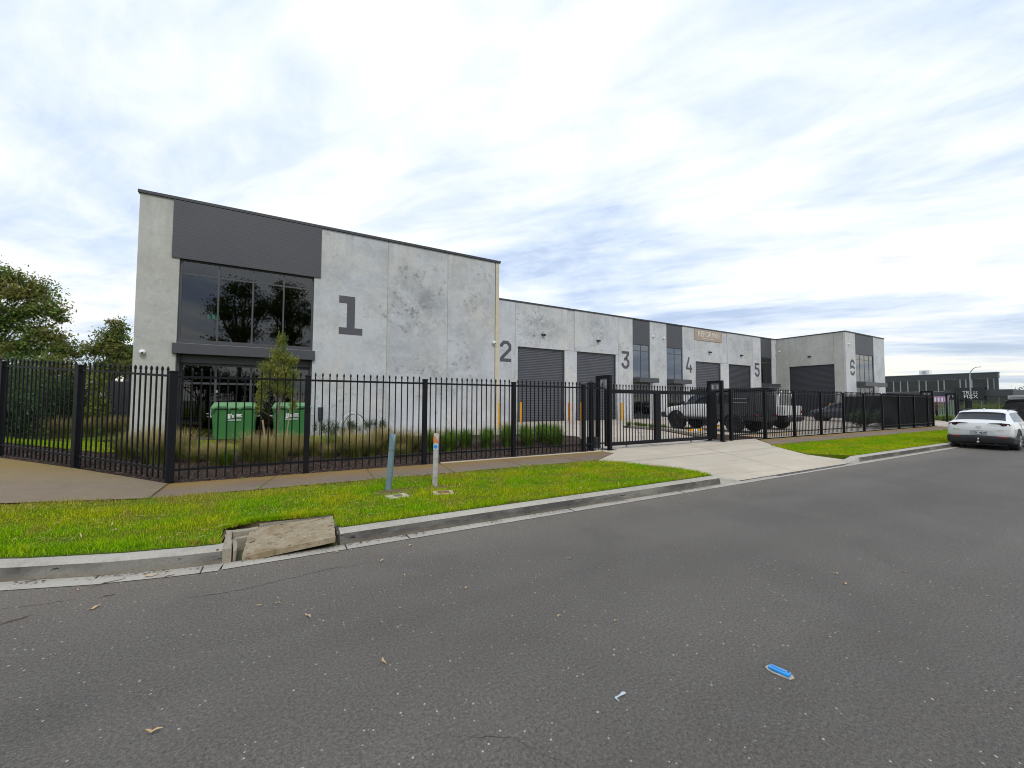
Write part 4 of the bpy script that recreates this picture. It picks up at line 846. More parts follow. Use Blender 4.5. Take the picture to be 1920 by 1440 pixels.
def marker(name, label, x, y, col, h, wd, lean, parts=None):
    t = thing(name, label, 'marker post', (x, y, 0.14)); sh = Matrix.Rotation(lean, 4, 'Y') @ Matrix.Rotation(R(-28), 4, 'Z'); bm = new(); a = wd / 2
    v = [bm.verts.new(p) for p in ((-a, -a, -.1), (a, -a, -.1), (a, a, -.1), (-a, a, -.1), (-a, -a, h - .02), (a, -a, h - .15), (a, a, h - .02), (-a, a, h))]
    for q in ((0, 3, 2, 1), (0, 1, 5, 4), (1, 2, 6, 5), (2, 3, 7, 6), (3, 0, 4, 7), (4, 5, 7), (5, 6, 7)): bm.faces.new([v[i] for i in q])
    bmesh.ops.bevel(bm, geom=bm.edges[:], offset=0.006, segments=2, affect='EDGES'); bm.transform(sh); obj('shaft', bm, col, t)
    return t, sh, a
M_GP = mat('blue_grey_post_plastic', (0.135, 0.205, 0.235), 0.7, var=0.12, vscale=7); M_WP = mat('weathered_white_post', (0.46, 0.46, 0.45), 0.75, vscale=9, col2=(0.30, 0.28, 0.25))
t, sh, a = marker('marker_post', 'blue grey plastic marker post leaning slightly on the grass', 1.58, 6.86, M_GP, 0.95, 0.085, R(3.6))
bm = new(); box(bm, -a - .003, a + .003, -a - .003, a + .003, .665, .672); bm.transform(sh); obj('band', bm, M_DARKM, t)
t, sh, a = marker('marker_post', 'white timber marker post with an orange top and blue disc', 2.36, 6.80, M_WP, 0.93, 0.082, R(1.0))
M_OT = mat('faded_orange_paint', (0.60, 0.20, 0.07), 0.7, var=0.15, vscale=12)
bm = new(); e = .0025
v = [bm.verts.new(p) for p in ((-a - e, -a - e, .755), (a + e, -a - e, .755), (a + e, a + e, .755), (-a - e, a + e, .755), (-a - e, -a - e, .905), (a + e, -a - e, .775), (a + e, a + e, .905), (-a - e, a + e, .925))]
for q in ((0, 1, 5, 4), (1, 2, 6, 5), (2, 3, 7, 6), (3, 0, 4, 7)): bm.faces.new([v[i] for i in q])
bm.transform(sh); obj('orange_top', bm, M_OT, t)
bm = new(); box(bm, -a + .002, a - .002, -a - .006, -a - .0028, .64, .745); bm.transform(sh); obj('sticker', bm, mat('pale_sticker', (0.45, 0.58, 0.66), 0.5), t)
bm = new(); cyl(bm, (0, -a - .0062, .692), (0, -a - .008, .692), .034, n=24); bm.transform(sh); obj('blue_disc', bm, mat('blue_disc_paint', (0.02, 0.24, 0.66), 0.5), t)
for x, y, col, lb, rz, rnd_ in ((1.60, 6.33, (0.16, 0.11, 0.09), 'pale concrete service cover with a round rusty lid beside the blue grey post', 8, True), (2.30, 6.22, (0.17, 0.055, 0.045), 'concrete service cover with a dark red lid beside the white post', -14, False)):
    t = thing('service_cover', lb, 'service cover', (x, y, 0.13), R(rz)); bm = new(); box(bm, -.16, .16, -.12, .12, -.05, .035, .015); obj('concrete_surround', bm, M_DRIVE, t)
    bm = new()
    if rnd_: cyl(bm, (0.0, -.01, .03), (0.0, -.01, .042), .065, n=24)
    else: box(bm, -.09, .10, -.08, .06, .03, .043, .006)
    obj('lid', bm, mat('rusty_lid' if rnd_ else 'dark_red_lid', col, 0.8, var=0.4, vscale=30, bump=0.4), t)
def blob(name, cx, cy, r, m, z, kind='structure', seed=0):
    bm = new(); rr = random.Random(seed); n = 26; vs = []; c = bm.verts.new((cx, cy, z + 0.006))
    for i in range(n):
        an = 2 * math.pi * i / n; q = r * (0.75 + .45 * rr.random()); vs.append(bm.verts.new((cx + q * math.cos(an) * 1.3, cy + q * math.sin(an) * .8, z)))
    for i in range(n): bm.faces.new((c, vs[i], vs[(i + 1) % n]))
    return tag(obj(name, bm, m, world=True), kind=kind)
DIRT = [(1.60, 6.72, .22), (1.68, 6.32, .22), (2.40, 6.66, .22), (2.30, 6.22, .2)]
for i, (x, y, r_) in enumerate(DIRT): blob('bare_dirt', x, y, r_, M_DIRT, 0.150, seed=i)

# litter on the road
t = thing('plastic_wrapper', 'flattened bright blue plastic piece with a pale torn edge on the asphalt', 'litter', (2.638, 1.362, 0.0), R(-80)); t.scale = (.66, .80, .9)
bm = new(); pts = [(-.105, -.02), (-.095, .028), (-.06, .046), (.0, .040), (.04, .052), (.095, .034), (.115, .012), (.10, -.03), (.05, -.044), (-.03, -.046), (-.08, -.040)]
prism(bm, pts, lambda a, b: (a, b, .008 + .004 * math.sin(a * 40)), lambda a, b: (a, b, .003)); obj('torn_backing', bm, mat('dirty_clear_plastic', (0.42, 0.38, 0.31), 0.35, var=0.3, vscale=60), t)
bm = new(); box(bm, -.082, .088, -.030, .030, .006, .026, .012); obj('blue_shell', bm, mat('bright_blue_plastic', (0.005, 0.27, 0.72), 0.3, coat=0.5), t, smooth=True)
bm = new(); tube(bm, [(-.06, -.005, .0262), (.0, -.008, .0266), (.055, -.006, .0262)], .002, 5); cyl(bm, (.068, .013, .0255), (.068, .013, .0268), .010, n=16); obj('groove', bm, mat('deep_blue', (0.0, 0.03, 0.16), 0.4), t)
t = thing('plastic_ribbon', 'small curled scrap of clear plastic ribbon on the asphalt', 'litter', (1.66, 1.69, 0.0), R(0)); t.scale = (.8, .8, .8)
bm = new(); pts = [(-.045, -.03), (-.048, .0), (-.03, .012), (.0, .004), (.03, .012), (.055, .016), (.065, .002), (.04, -.010), (.01, -.008), (-.02, .0), (-.034, -.008), (-.034, -.032)]
prism(bm, pts, lambda a, b: (a, b, .010 + .006 * math.sin(a * 70)), lambda a, b: (a, b, .007 + .006 * math.sin(a * 70))); obj('scrap', bm, mat('clear_plastic_scrap', (0.52, 0.60, 0.66), 0.2), t)
def leafmesh(L, W_, curl, seed):
    rr = random.Random(seed); V = []; F = []; n = 7
    for i in range(n + 1):
        t_ = i / n; wd = W_ * math.sin(math.pi * min(max(t_, .02), .97)) ** .8; x = (t_ - .5) * L; yb = curl * (t_ - .5) ** 2 * L * 2; z = .004 + .010 * abs(math.sin(t_ * 5 + seed))
        V += [(x, yb - wd / 2, z + .004), (x, yb, z), (x, yb + wd / 2, z + .005)]
    for i in range(n):
        k = i * 3; F += [(k, k + 3, k + 4, k + 1), (k + 1, k + 4, k + 5, k + 2)]
    return V, F
leafp = [(0.59, 2.62, .09, 'slender tan leaf on the asphalt, centre foreground'), (-0.5, 2.63, .10, 'curled pale leaf on the asphalt at the lower left'), (1.43, 3.28, .07, 'pale leaf on the asphalt just past the road centre'), (2.61, 3.37, .08, None), (1.85, 2.52, .06, None), (2.18, 2.26, .05, None), (0.02, 3.77, .07, None), (-0.11, 3.8, .06, None),
         (-1.21, 4.38, .13, 'long straw coloured gum leaf on the asphalt at the left'), (0.22, 3.44, .11, 'curved orange brown leaf on the asphalt below the drain pit'), (4.6, 1.84, .08, None), (4.42, 1.70, .08, None), (5.22, 1.54, .07, None), (0.92, 4.25, .10, None), (1.29, 4.54, .09, None), (1.03, 3.8, .07, None),
         (-1.45, 4.85, .06, None), (0.55, 4.72, .08, 'two tone brown leaf in the gutter at the drain pit'), (5.6, 4.3, .10, None), (6.2, 4.6, .09, None), (7.1, 4.1, .08, None), (3.4, 4.6, .08, None), (7.9, 4.2, .07, None), (9.3, 4.4, .07, None), (2.0, 4.4, .06, None), (-1.0, 4.9, .16, 'dry reddish twig like leaf lying in the gutter at the left')]
for i, (x, y, L_, lb) in enumerate(leafp):
    L_ *= .72; V, F = leafmesh(L_, L_ * .24, random.uniform(-.9, .9), i)
    o = arrobj('fallen_leaf', V, F, M_DRYLEAF); o.location = (x, y, 0.0); o.rotation_euler = (0, 0, random.uniform(-.7, .7) + (0.35 if i % 3 else 2.2))
    tag(o, lb or 'small dry gum leaf lying on the grey asphalt', 'leaf', 'fallen leaves on the road')
tw = [(-1.28, 4.92, .22, .35), (-1.66, 4.42, .20, .6), (-1.2, 4.6, .09, .3), (-0.85, 4.83, .10, .5)]
for i, (x, y, L_, rz) in enumerate(tw):
    bm = new(); tube(bm, [(-L_ / 2, 0, .006), (-L_ * .1, .01, .010), (L_ * .25, -.004, .008), (L_ / 2, .012, .006)], [.002, .005, .005, .002], 6); o = obj('twig', bm, M_BARK, loc=(x, y, 0)); o.rotation_euler = (0, 0, rz)
    tag(o, 'thin dark twig lying on the asphalt near the left kerb', 'twig', 'twigs near the left kerb')
# cracks in the asphalt: thin irregular dark slivers
bm = new(); rr = random.Random(5)
def crack(pts, w_):
    P = dens_line(pts, 0.035); L_, R_ = [], []
    for i, (x, y) in enumerate(P):
        f_ = w_ * (0.25 + rr.random()) * min(1, i / 4, (len(P) - 1 - i) / 4) + .0006; y += rr.uniform(-.008, .008); L_.append(bm.verts.new((x, y + f_, .0012))); R_.append(bm.verts.new((x, y - f_, .0012)))
    for i in range(len(P) - 1): bm.faces.new((R_[i], R_[i + 1], L_[i + 1], L_[i]))
crack([(-.62, 4.24), (-.3, 4.20), (-.13, 4.22), (.18, 4.26), (.46, 4.31), (.80, 4.24)], .0035); crack([(-1.86, 4.72), (-1.66, 4.68), (-1.4, 4.66)], .003)
crack([(.75, 1.9), (1.0, 1.75), (1.15, 1.5), (1.3, 1.2)], .0015)
tag(obj('road_crack', bm, mat('crack_shadow', (0.02, 0.02, 0.02), 0.95), world=True), kind='structure')

# ------------------------------------------------------------------ vehicles
class Body:
    """smooth lofted car shell; stations: x, zb, zm, zbelt, ztop, wl, wm, wb, wt"""
    def __init__(s, st):
        s.st = np.array(st, float); d = np.r_[0, np.cumsum(np.hypot(np.diff(s.st[:, 0]), np.diff(s.st[:, 4])))]; s.k = np.arange(len(st))
    def at(s, u):
        i = int(min(max(math.floor(u), 0), len(s.st) - 2)); t = u - i; P = s.st; p0, p1, p2, p3 = P[max(i - 1, 0)], P[i], P[i + 1], P[min(i + 2, len(P) - 1)]
        c = 0.5 * ((2 * p1) + (-p0 + p2) * t + (2 * p0 - 5 * p1 + 4 * p2 - p3) * t * t + (-p0 + 3 * p1 - 3 * p2 + p3) * t ** 3)
        lo, hi = np.minimum(p1, p2) - .012, np.maximum(p1, p2) + .012; return np.clip(c, lo, hi)
    def pt(s, u, v, sgn=1):
        x, zb, zm, zbelt, zt, wl, wm, wb, wt = s.at(u)
        K = [(0, zb), (wl, zb), (wm, zb + (zm - zb) * .35), (wm, zm), (wb, zbelt), (wt, zt - .055 * min(1, (zt - zbelt) * 4 + .1)), (wt * .82, zt - .012), (0, zt + .012)]
        i = int(min(math.floor(v), 6)); t = v - i; a, b = K[i], K[i + 1]; y = a[0] + (b[0] - a[0]) * t; z = a[1] + (b[1] - a[1]) * t
        if i == 6: z = a[1] + (b[1] - a[1]) * math.sin(t * math.pi / 2)
        if i == 3: y += .010 * math.sin(math.pi * t)
        return Vector((x, y * sgn, z))
    def shell(s, bm, su=4, vs=None, mat_=0):
        vs = vs or [0, 1, 1.5, 2, 2.5, 3, 3.33, 3.66, 4, 4.33, 4.66, 5, 5.5, 6, 6.25, 6.5, 6.75, 7]; n = (len(s.st) - 1) * su; rows = []
        for i in range(n + 1):
            u = i / su; r_ = [bm.verts.new(s.pt(u, v)) for v in vs[1:]] ; l_ = [bm.verts.new(s.pt(u, v, -1)) for v in vs[-2:0:-1]]; rows.append(r_ + l_)
        m_ = len(rows[0])
        for A, B in zip(rows, rows[1:]):
            for k in range(m_): bm.faces.new((A[k], A[(k + 1) % m_], B[(k + 1) % m_], B[k])).material_index = mat_
        bm.faces.new(rows[0]).material_index = mat_; bm.faces.new(rows[-1][::-1]).material_index = mat_
    def patch(s, bm, quad, off=.006, nu=10, nv=5, sgn=1, both=False):
        """quad: four (u,v) corners in order; lies off metres outside the shell"""
        for sg in ((1, -1) if both else (sgn,)):
            g = []
            for i in range(nu + 1):
                row = []
                for j in range(nv + 1):
                    a, b = i / nu, j / nv; (u0, v0), (u1, v1), (u2, v2), (u3, v3) = quad
                    u = (1 - a) * (1 - b) * u0 + a * (1 - b) * u1 + a * b * u2 + (1 - a) * b * u3; v = (1 - a) * (1 - b) * v0 + a * (1 - b) * v1 + a * b * v2 + (1 - a) * b * v3
                    p = s.pt(u, v, sg); du = s.pt(u + .02, v, sg) - s.pt(u - .02, v, sg); dv = s.pt(u, min(v + .03, 7), sg) - s.pt(u, v - .03, sg); n_ = du.cross(dv)
                    if n_.length > 1e-9:
                        n_.normalize(); c = Vector((s.at(u)[0], 0, s.at(u)[3] - .3))
                        if n_.dot(p - c) < 0: n_ = -n_
                        p = p + n_ * off
                    row.append(bm.verts.new(p))
                g.append(row)
            for i in range(nu):
                for j in range(nv): bm.faces.new((g[i][j], g[i + 1][j], g[i + 1][j + 1], g[i][j + 1]))
def wheel(parent, x, y, r, w_, rim, sgn, spokes=5, label=None):
    """y is the outer face"""
    t = None; bm = new(); yi = y - sgn * w_; prof = [(r * .68, 0), (r * .72, .012), (r * .90, .012), (r * .975, -.012), (r, -.04), (r, -w_ + .04), (r * .97, -w_ + .01), (r * .68, -w_)]; n = 36; rings = []
    for pr_, d in prof: rings.append([bm.verts.new((x + pr_ * math.cos(2 * math.pi * k / n), y + sgn * d, r + pr_ * math.sin(2 * math.pi * k / n))) for k in range(n)])
    for A, B in zip(rings, rings[1:]):
        for k in range(n): bm.faces.new((A[k], A[(k + 1) % n], B[(k + 1) % n], B[k]))
    bm.faces.new(rings[0]); bm.faces.new(rings[-1]); wh = obj('wheel', bm, M_TYRE, parent, smooth=True)
    bm = new(); cyl(bm, (x, y + sgn * .004, r), (x, y - sgn * .02, r), r * .13, n=16)
    for k in range(spokes):
        for dk in (-.14, .14):
            a = 2 * math.pi * k / spokes; c0 = (x + r * .10 * math.cos(a), y + sgn * .004, r + r * .10 * math.sin(a)); c1 = (x + r * .66 * math.cos(a + dk), y + sgn * .010, r + r * .66 * math.sin(a + dk)); cyl(bm, c0, c1, r * .045, r * .055, 6)
    R0 = []
    for pr_, d in ((r * .69, .014), (r * .63, .014), (r * .60, -.02)): R0.append([bm.verts.new((x + pr_ * math.cos(2 * math.pi * k / n), y + sgn * d, r + pr_ * math.sin(2 * math.pi * k / n))) for k in range(n)])
    for A, B in zip(R0, R0[1:]):
        for k in range(n): bm.faces.new((A[k], A[(k + 1) % n], B[(k + 1) % n], B[k]))
    obj('rim', bm, rim, wh, smooth=True); return wh
def arch(bm, x, y, r, r1, r2, sgn, dep=.03, a0=-12, a1=192, zc=None):
    zc = zc or r; n = 22; g = []
    for i in range(n + 1):
        a = R(a0 + (a1 - a0) * i / n); g.append([bm.verts.new((x + q * math.cos(a), yy, zc + q * math.sin(a))) for q, yy in ((r1, y - sgn * .06), (r1, y + sgn * dep), (r2, y + sgn * dep * .8), (r2 + .01, y - sgn * .03))])
    for A, B in zip(g, g[1:]):
        for k in range(3): bm.faces.new((A[k], A[k + 1], B[k + 1], B[k]))
def well(bm, x, y, r, sgn, zc):
    cyl(bm, (x, y - sgn * .25, zc), (x, y + sgn * .006, zc), r, n=28)

# white crossover parked at the kerb on the right (seen from behind)
CR = thing('parked_car', 'white crossover parked at the right kerb, seen from behind', 'car', (23.62, 4.27, 0.0), R(0.4)); CR.scale = (0.9, 0.895, 0.915)
st = [(-2.20, .50, .72, .97, 1.01, .72, .80, .77, .70), (-2.14, .48, .74, 1.01, 1.055, .80, .865, .83, .73), (-2.02, .46, .75, 1.03, 1.14, .84, .892, .845, .71), (-1.86, .46, .75, 1.01, 1.25, .86, .895, .84, .67), (-1.68, .46, .75, 1.01, 1.40, .86, .90, .845, .645), (-1.50, .46, .75, 1.01, 1.475, .86, .90, .845, .63), (-1.05, .46, .74, 1.00, 1.515, .86, .90, .845, .63), (-.4, .46, .73, .985, 1.54, .86, .90, .845, .635),
      (.25, .46, .73, .97, 1.52, .86, .90, .845, .63), (.70, .46, .72, .96, 1.40, .86, .90, .845, .62), (1.12, .46, .70, .95, 1.09, .86, .895, .84, .68), (1.4, .46, .70, .93, .99, .86, .89, .82, .70), (1.85, .46, .68, .86, .91, .84, .875, .78, .66), (2.12, .48, .62, .76, .80, .74, .80, .70, .60), (2.20, .50, .60, .68, .70, .60, .70, .62, .50)]
B = Body(st); bm = new(); B.shell(bm); obj('body', bm, M_CWHITE, CR, smooth='all')
lo = [(x, .20 + (.12 if abs(x) > 2.1 else 0), .36, .50, .53, wl * .97, wm + .012, wm + .012, wm * .9) for x, zb, zm, zt, zz, wl, wm, wb, wt in st]; lo[0] = (-2.235, .30, .40, .50, .53, .66, .77, .765, .70); lo[1] = (-2.19, .24, .38, .51, .535, .78, .872, .868, .8)
L2 = Body(lo); bm = new(); L2.shell(bm, 3); obj('lower_cladding', bm, M_PLAST, CR, smooth='all')
bm = new()
for x in (-1.35, 1.30):
    for s in (-1, 1): arch(bm, x, s * .895, .33, .37, .455, s, .022, zc=.36); 
obj('wheel_arch', bm, M_PLAST, CR, smooth=True)
bm = new()
for x in (-1.35, 1.30):
    for s in (-1, 1): well(bm, x, s * .898, .375, s, .36)
obj('wheel_well', bm, M_DARKM, CR)
for x in (-1.35, 1.30):
    for s in (-1, 1): wheel(CR, x, s * .912, .335, .22, M_RIM, s, 5)
bm = new(); B.patch(bm, [(2.05, 7), (2.05, 5.12), (4.45, 5.08), (4.45, 7)], both=True, nu=14, nv=12); obj('rear_window', bm, M_CGLASS, CR, smooth=True)
bm = new()
for s in (1, -1): B.patch(bm, [(4.9, 5.1), (4.9, 7), (4.12, 7), (4.15, 5.15)], off=.03, sgn=s, nv=8)
obj('spoiler', bm, M_CWHITE, CR, smooth=True)
bm = new(); B.patch(bm, [(4.12, 5.2), (4.12, 7), (3.85, 7), (3.85, 5.2)], off=.018, both=True, nu=2, nv=8); obj('spoiler_lip', bm, M_PLAST, CR)
bm = new(); B.patch(bm, [(4.9, 4.15), (8.9, 4.12), (8.4, 4.88), (5.6, 4.9)], both=True, nu=20); obj('side_window', bm, M_CGLASS, CR, smooth=True)
bm = new(); B.patch(bm, [(8.55, 7), (8.6, 5.3), (9.9, 5.4), (9.9, 7)], both=True, nu=8, nv=8); obj('windscreen', bm, M_CGLASS, CR, smooth=True)
bm = new()
for s in (-1, 1): tube(bm, [(.62, s * .80, 1.0), (.62, s * .95, 1.03)], .03, 8); box(bm, .52, .70, s * .93, s * 1.08, .97, 1.12, .04)
obj('wing_mirror', bm, M_CWHITE, CR, smooth=True)
for s in (-1, 1):
    bm = new(); prism(bm, [(.28, 1.025), (.58, 1.04), (.80, 1.01), (.84, .98), (.76, .935), (.62, .915), (.54, .99)], lambda a, b: (-2.17 - .055 * (1 - max(0, a - .45) * 1.6), s * a, b), lambda a, b: (-2.02 + .1 * max(0, a - .5), s * a, b))
    h = obj('tail_light', bm, mat('smoked_red_lens', (0.035, 0.005, 0.007), 0.15, coat=0.8) if s == -1 else bpy.data.materials['smoked_red_lens'], CR)
    bm = new(); cyl(bm, (-2.165, s * .68, .967), (-2.178, s * .68, .967), .034, n=20); obj('lamp_ring', bm, mat('lamp_ring_glow', (0.45, 0.25, 0.26), 0.3) if s == -1 else bpy.data.materials['lamp_ring_glow'], h)
bm = new()
for s in (-1, 1): box(bm, -2.245, -2.20, s * .50, s * .74, .475, .52, .008)
obj('rear_reflector', bm, M_RED, CR)
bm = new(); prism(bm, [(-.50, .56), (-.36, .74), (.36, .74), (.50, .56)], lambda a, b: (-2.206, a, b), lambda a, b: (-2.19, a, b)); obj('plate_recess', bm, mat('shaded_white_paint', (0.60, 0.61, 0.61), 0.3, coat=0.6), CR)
bm = new(); box(bm, -2.225, -2.21, -.20, .20, .585, .715, .004); pl = obj('number_plate', bm, M_PLATE, CR)
lettering('plate_lettering', '1ZK 4D9', 0.105, (-2.227, 0, .612), (0, -1, 0), M_INK, pl, bold=.003, extrude=.003)
bm = new(); box(bm, -2.219, -2.209, -.21, .21, .575, .725); obj('plate_frame', bm, M_PLAST, pl)
bm = new(); stroke(bm, [(.055 * math.cos(t_) * 1.25, .045 * math.sin(t_)) for t_ in [2 * math.pi * i / 20 for i in range(20)]], .010, lambda a, b, d: (-2.206 - d, a, .855 + b), .006, closed=True); stroke(bm, [(-.05, .018), (-.02, .012), (0, -.01), (.02, .012), (.05, .018)], .009, lambda a, b, d: (-2.2065 - d, a, .855 + b), .008); obj('badge', bm, M_CHROME, CR)
bm = new(); box(bm, -2.212, -2.205, .52, .70, .745, .765); box(bm, -2.212, -2.205, -.66, -.48, .755, .765); obj('model_badge', bm, M_CHROME, CR)
bm = new(); cyl(bm, (-2.32, .0, .30), (-2.32, .0, .39), .022, n=12); bmesh.ops.create_icosphere(bm, subdivisions=2, radius=.032, matrix=Matrix.Translation((-2.32, 0, .42))); box(bm, -2.36, -2.1, -.04, .04, .26, .31, .01); obj('tow_ball', bm, M_CHROME, CR, smooth=True)
bm = new()
for s in (-1, 1): B.patch(bm, [(6.35, 3.1), (6.42, 3.1), (6.42, 4.9), (6.35, 4.9)], off=.004, sgn=s, nu=1, nv=8); B.patch(bm, [(8.5, 1.6), (8.54, 1.6), (8.54, 4.0), (8.5, 4.0)], off=.003, sgn=s, nu=1, nv=8)
for y_ in (-.845, .845): box(bm, -2.03, -2.02, y_ - .002, y_ + .002, .55, .9)
obj('panel_gap', bm, M_DARKM, CR)
bm = new(); box(bm, -2.05, 1.9, -.70, .70, .17, .26); cyl(bm, (-2.2, -.45, .24), (-1.9, -.45, .24), .035, n=12); obj('underbody', bm, M_DARKM, CR)
bm = new(); box(bm, -1.30, -1.18, -.02, .02, 1.515, 1.585, .015); obj('roof_antenna', bm, M_CWHITE, CR)
for s in (-1, 1):
    bm = new(); tube(bm, [(-1.2, s * .60, 1.51), (-.5, s * .605, 1.55), (.3, s * .60, 1.53)], .012, 6); obj('roof_rail', bm, M_PLAST, CR)

# white truck with a black canopy, nose to the building
def utecab(t, m_paint, zlift=0.0, rw=.42, tub=None):
    z = zlift
    st = [(-.62, .62 + z, .85 + z, 1.20 + z, 1.83 + z, .84, .90, .88, .70), (-.50, .55 + z, .85 + z, 1.20 + z, 1.86 + z, .88, .93, .90, .70), (.2, .55 + z, .85 + z, 1.20 + z, 1.88 + z, .88, .94, .90, .70), (.75, .55 + z, .85 + z, 1.19 + z, 1.84 + z, .88, .94, .90, .69), (1.05, .55 + z, .85 + z, 1.18 + z, 1.66 + z, .88, .94, .90, .69), (1.48, .55 + z, .85 + z, 1.17 + z, 1.25 + z, .88, .94, .90, .76), (1.7, .55 + z, .82 + z, 1.12 + z, 1.18 + z, .88, .94, .89, .80), (2.3, .55 + z, .80 + z, 1.03 + z, 1.10 + z, .86, .92, .86, .78), (2.62, .58 + z, .72 + z, .90 + z, .96 + z, .76, .84, .78, .70)]
    b = Body(st); bm = new(); b.shell(bm); obj('cab', bm, m_paint, t, smooth='all')
    bm = new(); b.patch(bm, [(.5, 4.12), (4.75, 4.12), (3.75, 4.9), (.75, 4.9)], both=True, nu=16); obj('side_window', bm, M_CGLASS, t, smooth=True)
    bm = new(); b.patch(bm, [(3.8, 7), (3.85, 5.3), (4.85, 5.4), (4.85, 7)], both=True, nu=6, nv=6); obj('windscreen', bm, M_CGLASS, t, smooth=True)
    bm = new(); prism(bm, [(-.60, 1.28 + z), (.60, 1.28 + z), (.52, 1.74 + z), (-.52, 1.74 + z)], lambda a, c: (-.628, a, c), lambda a, c: (-.60, a, c)); obj('rear_window', bm, M_CGLASS, t)
    bm = new()
    for s in (-1, 1): box(bm, -.55, 1.35, s * .86, s * 1.02, .46 + z, .55 + z, .02)
    obj('side_step', bm, M_DARKM, t)
    bm = new()
    for s in (-1, 1): box(bm, 1.12, 1.28, s * .96, s * 1.18, 1.22 + z, 1.42 + z, .04); cyl(bm, (1.2, s * .88, 1.24 + z), (1.2, s * 1.0, 1.28 + z), .03)
    obj('wing_mirror', bm, M_PLAST, t, smooth=True)
    bm = new(); box(bm, 2.45, 2.78, -.92, .92, .50 + z, .80 + z, .05); obj('bull_bar', bm, M_DARKM, t)
    bm = new()
    for s in (-1, 1): arch(bm, 1.72, s * .93, rw, rw + .04, rw + .12, s, .05, 0, 180, zc=rw + .03); well(bm, 1.72, s * .935, rw + .05, s, rw + .03)
    obj('wheel_arch', bm, M_PLAST, t)
    bm = new(); box(bm, -2.55, 2.4, -.42, .42, .42 + z, .60 + z); cyl(bm, (-1.55, -.8, rw), (-1.55, .8, rw), .07); cyl(bm, (1.72, -.8, rw), (1.72, .8, rw), .06); obj('chassis', bm, M_DARKM, t)
    for x in (-1.55, 1.72):
        for s in (-1, 1): wheel(t, x, s * .97, rw, .28, M_RIMB, s, 6)
T1 = thing('utility_truck', 'white four wheel drive with a black canopy and roof rack, behind the gate', 'truck', (20.05, 13.25, 0.16), R(90))
utecab(T1, M_CWHITE, .12, .44)
bm = new(); prism(bm, [(-.95, .80), (.95, .80), (.95, 1.45), (.86, 1.98), (-.86, 1.98), (-.95, 1.45)], lambda a, b: (-2.55, a, b), lambda a, b: (-.66, a, b)); bmesh.ops.bevel(bm, geom=bm.edges[:], offset=.03, segments=2, affect='EDGES'); obj('canopy_box', bm, M_CBLACK, T1)
bm = new()
for s in (-1, 1): prism(bm, [(-1.40, 1.42), (-.75, 1.42), (-.80, 1.86), (-1.36, 1.86)], lambda a, b: (a, s * (.958 - (b - 1.45) * .17), b), lambda a, b: (a, s * (.93 - (b - 1.45) * .17), b))
obj('canopy_window', bm, M_CGLASS, T1)
bm = new(); box(bm, -2.60, -.66, -.94, .94, .62, .79, .015); obj('tray', bm, M_DARKM, T1)
bm = new(); box(bm, -2.30, -1.50, .94, .975, 1.40, 1.72, .008); hp = obj('vent_panel', bm, M_DARKM, T1)
bm = new()
for z_ in (1.44, 1.63): box(bm, -2.26, -1.56, .976, .985, z_, z_ + .035)
obj('silver_bar', bm, M_GALV, hp)
bm = new()
for s in (-1, 1): box(bm, -2.58, -2.55, s * .15, s * .88, 1.05, 1.85, .01)
obj('rear_door', bm, M_DARKM, T1)
for s in (-1, 1):
    bm = new(); box(bm, -2.64, -2.60, s * .72, s * .92, .82, .90, .006); obj('tail_light', bm, M_RED, T1)
    bm = new(); tube(bm, [(-2.3, s * .97, .95), (-2.1, s * 1.0, .80), (-1.95, s * 1.0, .55)], .02, 6); arch(bm, -1.55, s * .93, .44, .47, .53, s, .08, 10, 170, zc=.46); obj('mudguard', bm, M_DARKM, T1)
bm = new(); box(bm, -2.62, .9, -.80, .80, 2.06, 2.10, .01)
for x in (-2.4, -1.4, -.4, .6): box(bm, x, x + .05, -.84, .84, 2.03, 2.06)
for s in (-1, 1): box(bm, -2.62, .9, s * .80, s * .84, 2.04, 2.16)
for x in (-2.3, -.9): 
    for s in (-1, 1): box(bm, x, x + .06, s * .6, s * .66, 1.98, 2.04)
obj('roof_rack', bm, M_DARKM, T1)
bm = new(); tube(bm, [(-2.55, -.95, 2.08), (-.5, -.97, 2.10), (.6, -.97, 2.1)], .075, 12); obj('awning_roll', bm, M_PLAST, T1, smooth=True)
bm = new(); box(bm, -2.9, -2.2, -.6, .3, 2.11, 2.19, .035); obj('recovery_board', bm, M_PLAST, T1)
T2 = thing('utility_truck', 'white utility vehicle with an open tub parked right of the black canopy truck', 'truck', (23.95, 13.9, 0.16), R(90)); utecab(T2, M_CWHITE, .08, .42)
bm = new(); box(bm, -2.55, -.66, .82, .92, .78, 1.30, .03); box(bm, -2.55, -.66, -.92, -.82, .78, 1.30, .03); box(bm, -2.55, -2.47, -.818, .818, .78, 1.30, .02); box(bm, -2.46, -.66, -.815, .815, .78, .86); obj('tub', bm, M_CWHITE, T2)
for s in (-1, 1):
    bm = new(); box(bm, -2.57, -2.54, s * .84, s * .90, .90, 1.05, .008); obj('tail_light', bm, M_RED, T2)
bm = new(); box(bm, -2.72, -2.55, -.85, .85, .52, .72, .03); box(bm, -2.60, -2.5, -.85, .85, .45, .52); obj('rear_bumper', bm, M_DARKM, T2)
bm = new()
for s in (-1, 1): arch(bm, -1.55, s * .90, .42, .46, .54, s, .05, 0, 180, zc=.47)
obj('wheel_arch', bm, M_PLAST, T2)
bm = new(); tube(bm, [(-2.2, -.86, 1.28), (-2.2, -.70, 1.86), (-2.2, -.56, 1.96), (-2.2, .56, 1.96), (-2.2, .70, 1.86), (-2.2, .86, 1.28)], .045, 10)
for s in (-1, 1): bmesh.ops.create_icosphere(bm, subdivisions=2, radius=.06, matrix=Matrix.Translation((-2.2, s * .45, 2.05)))
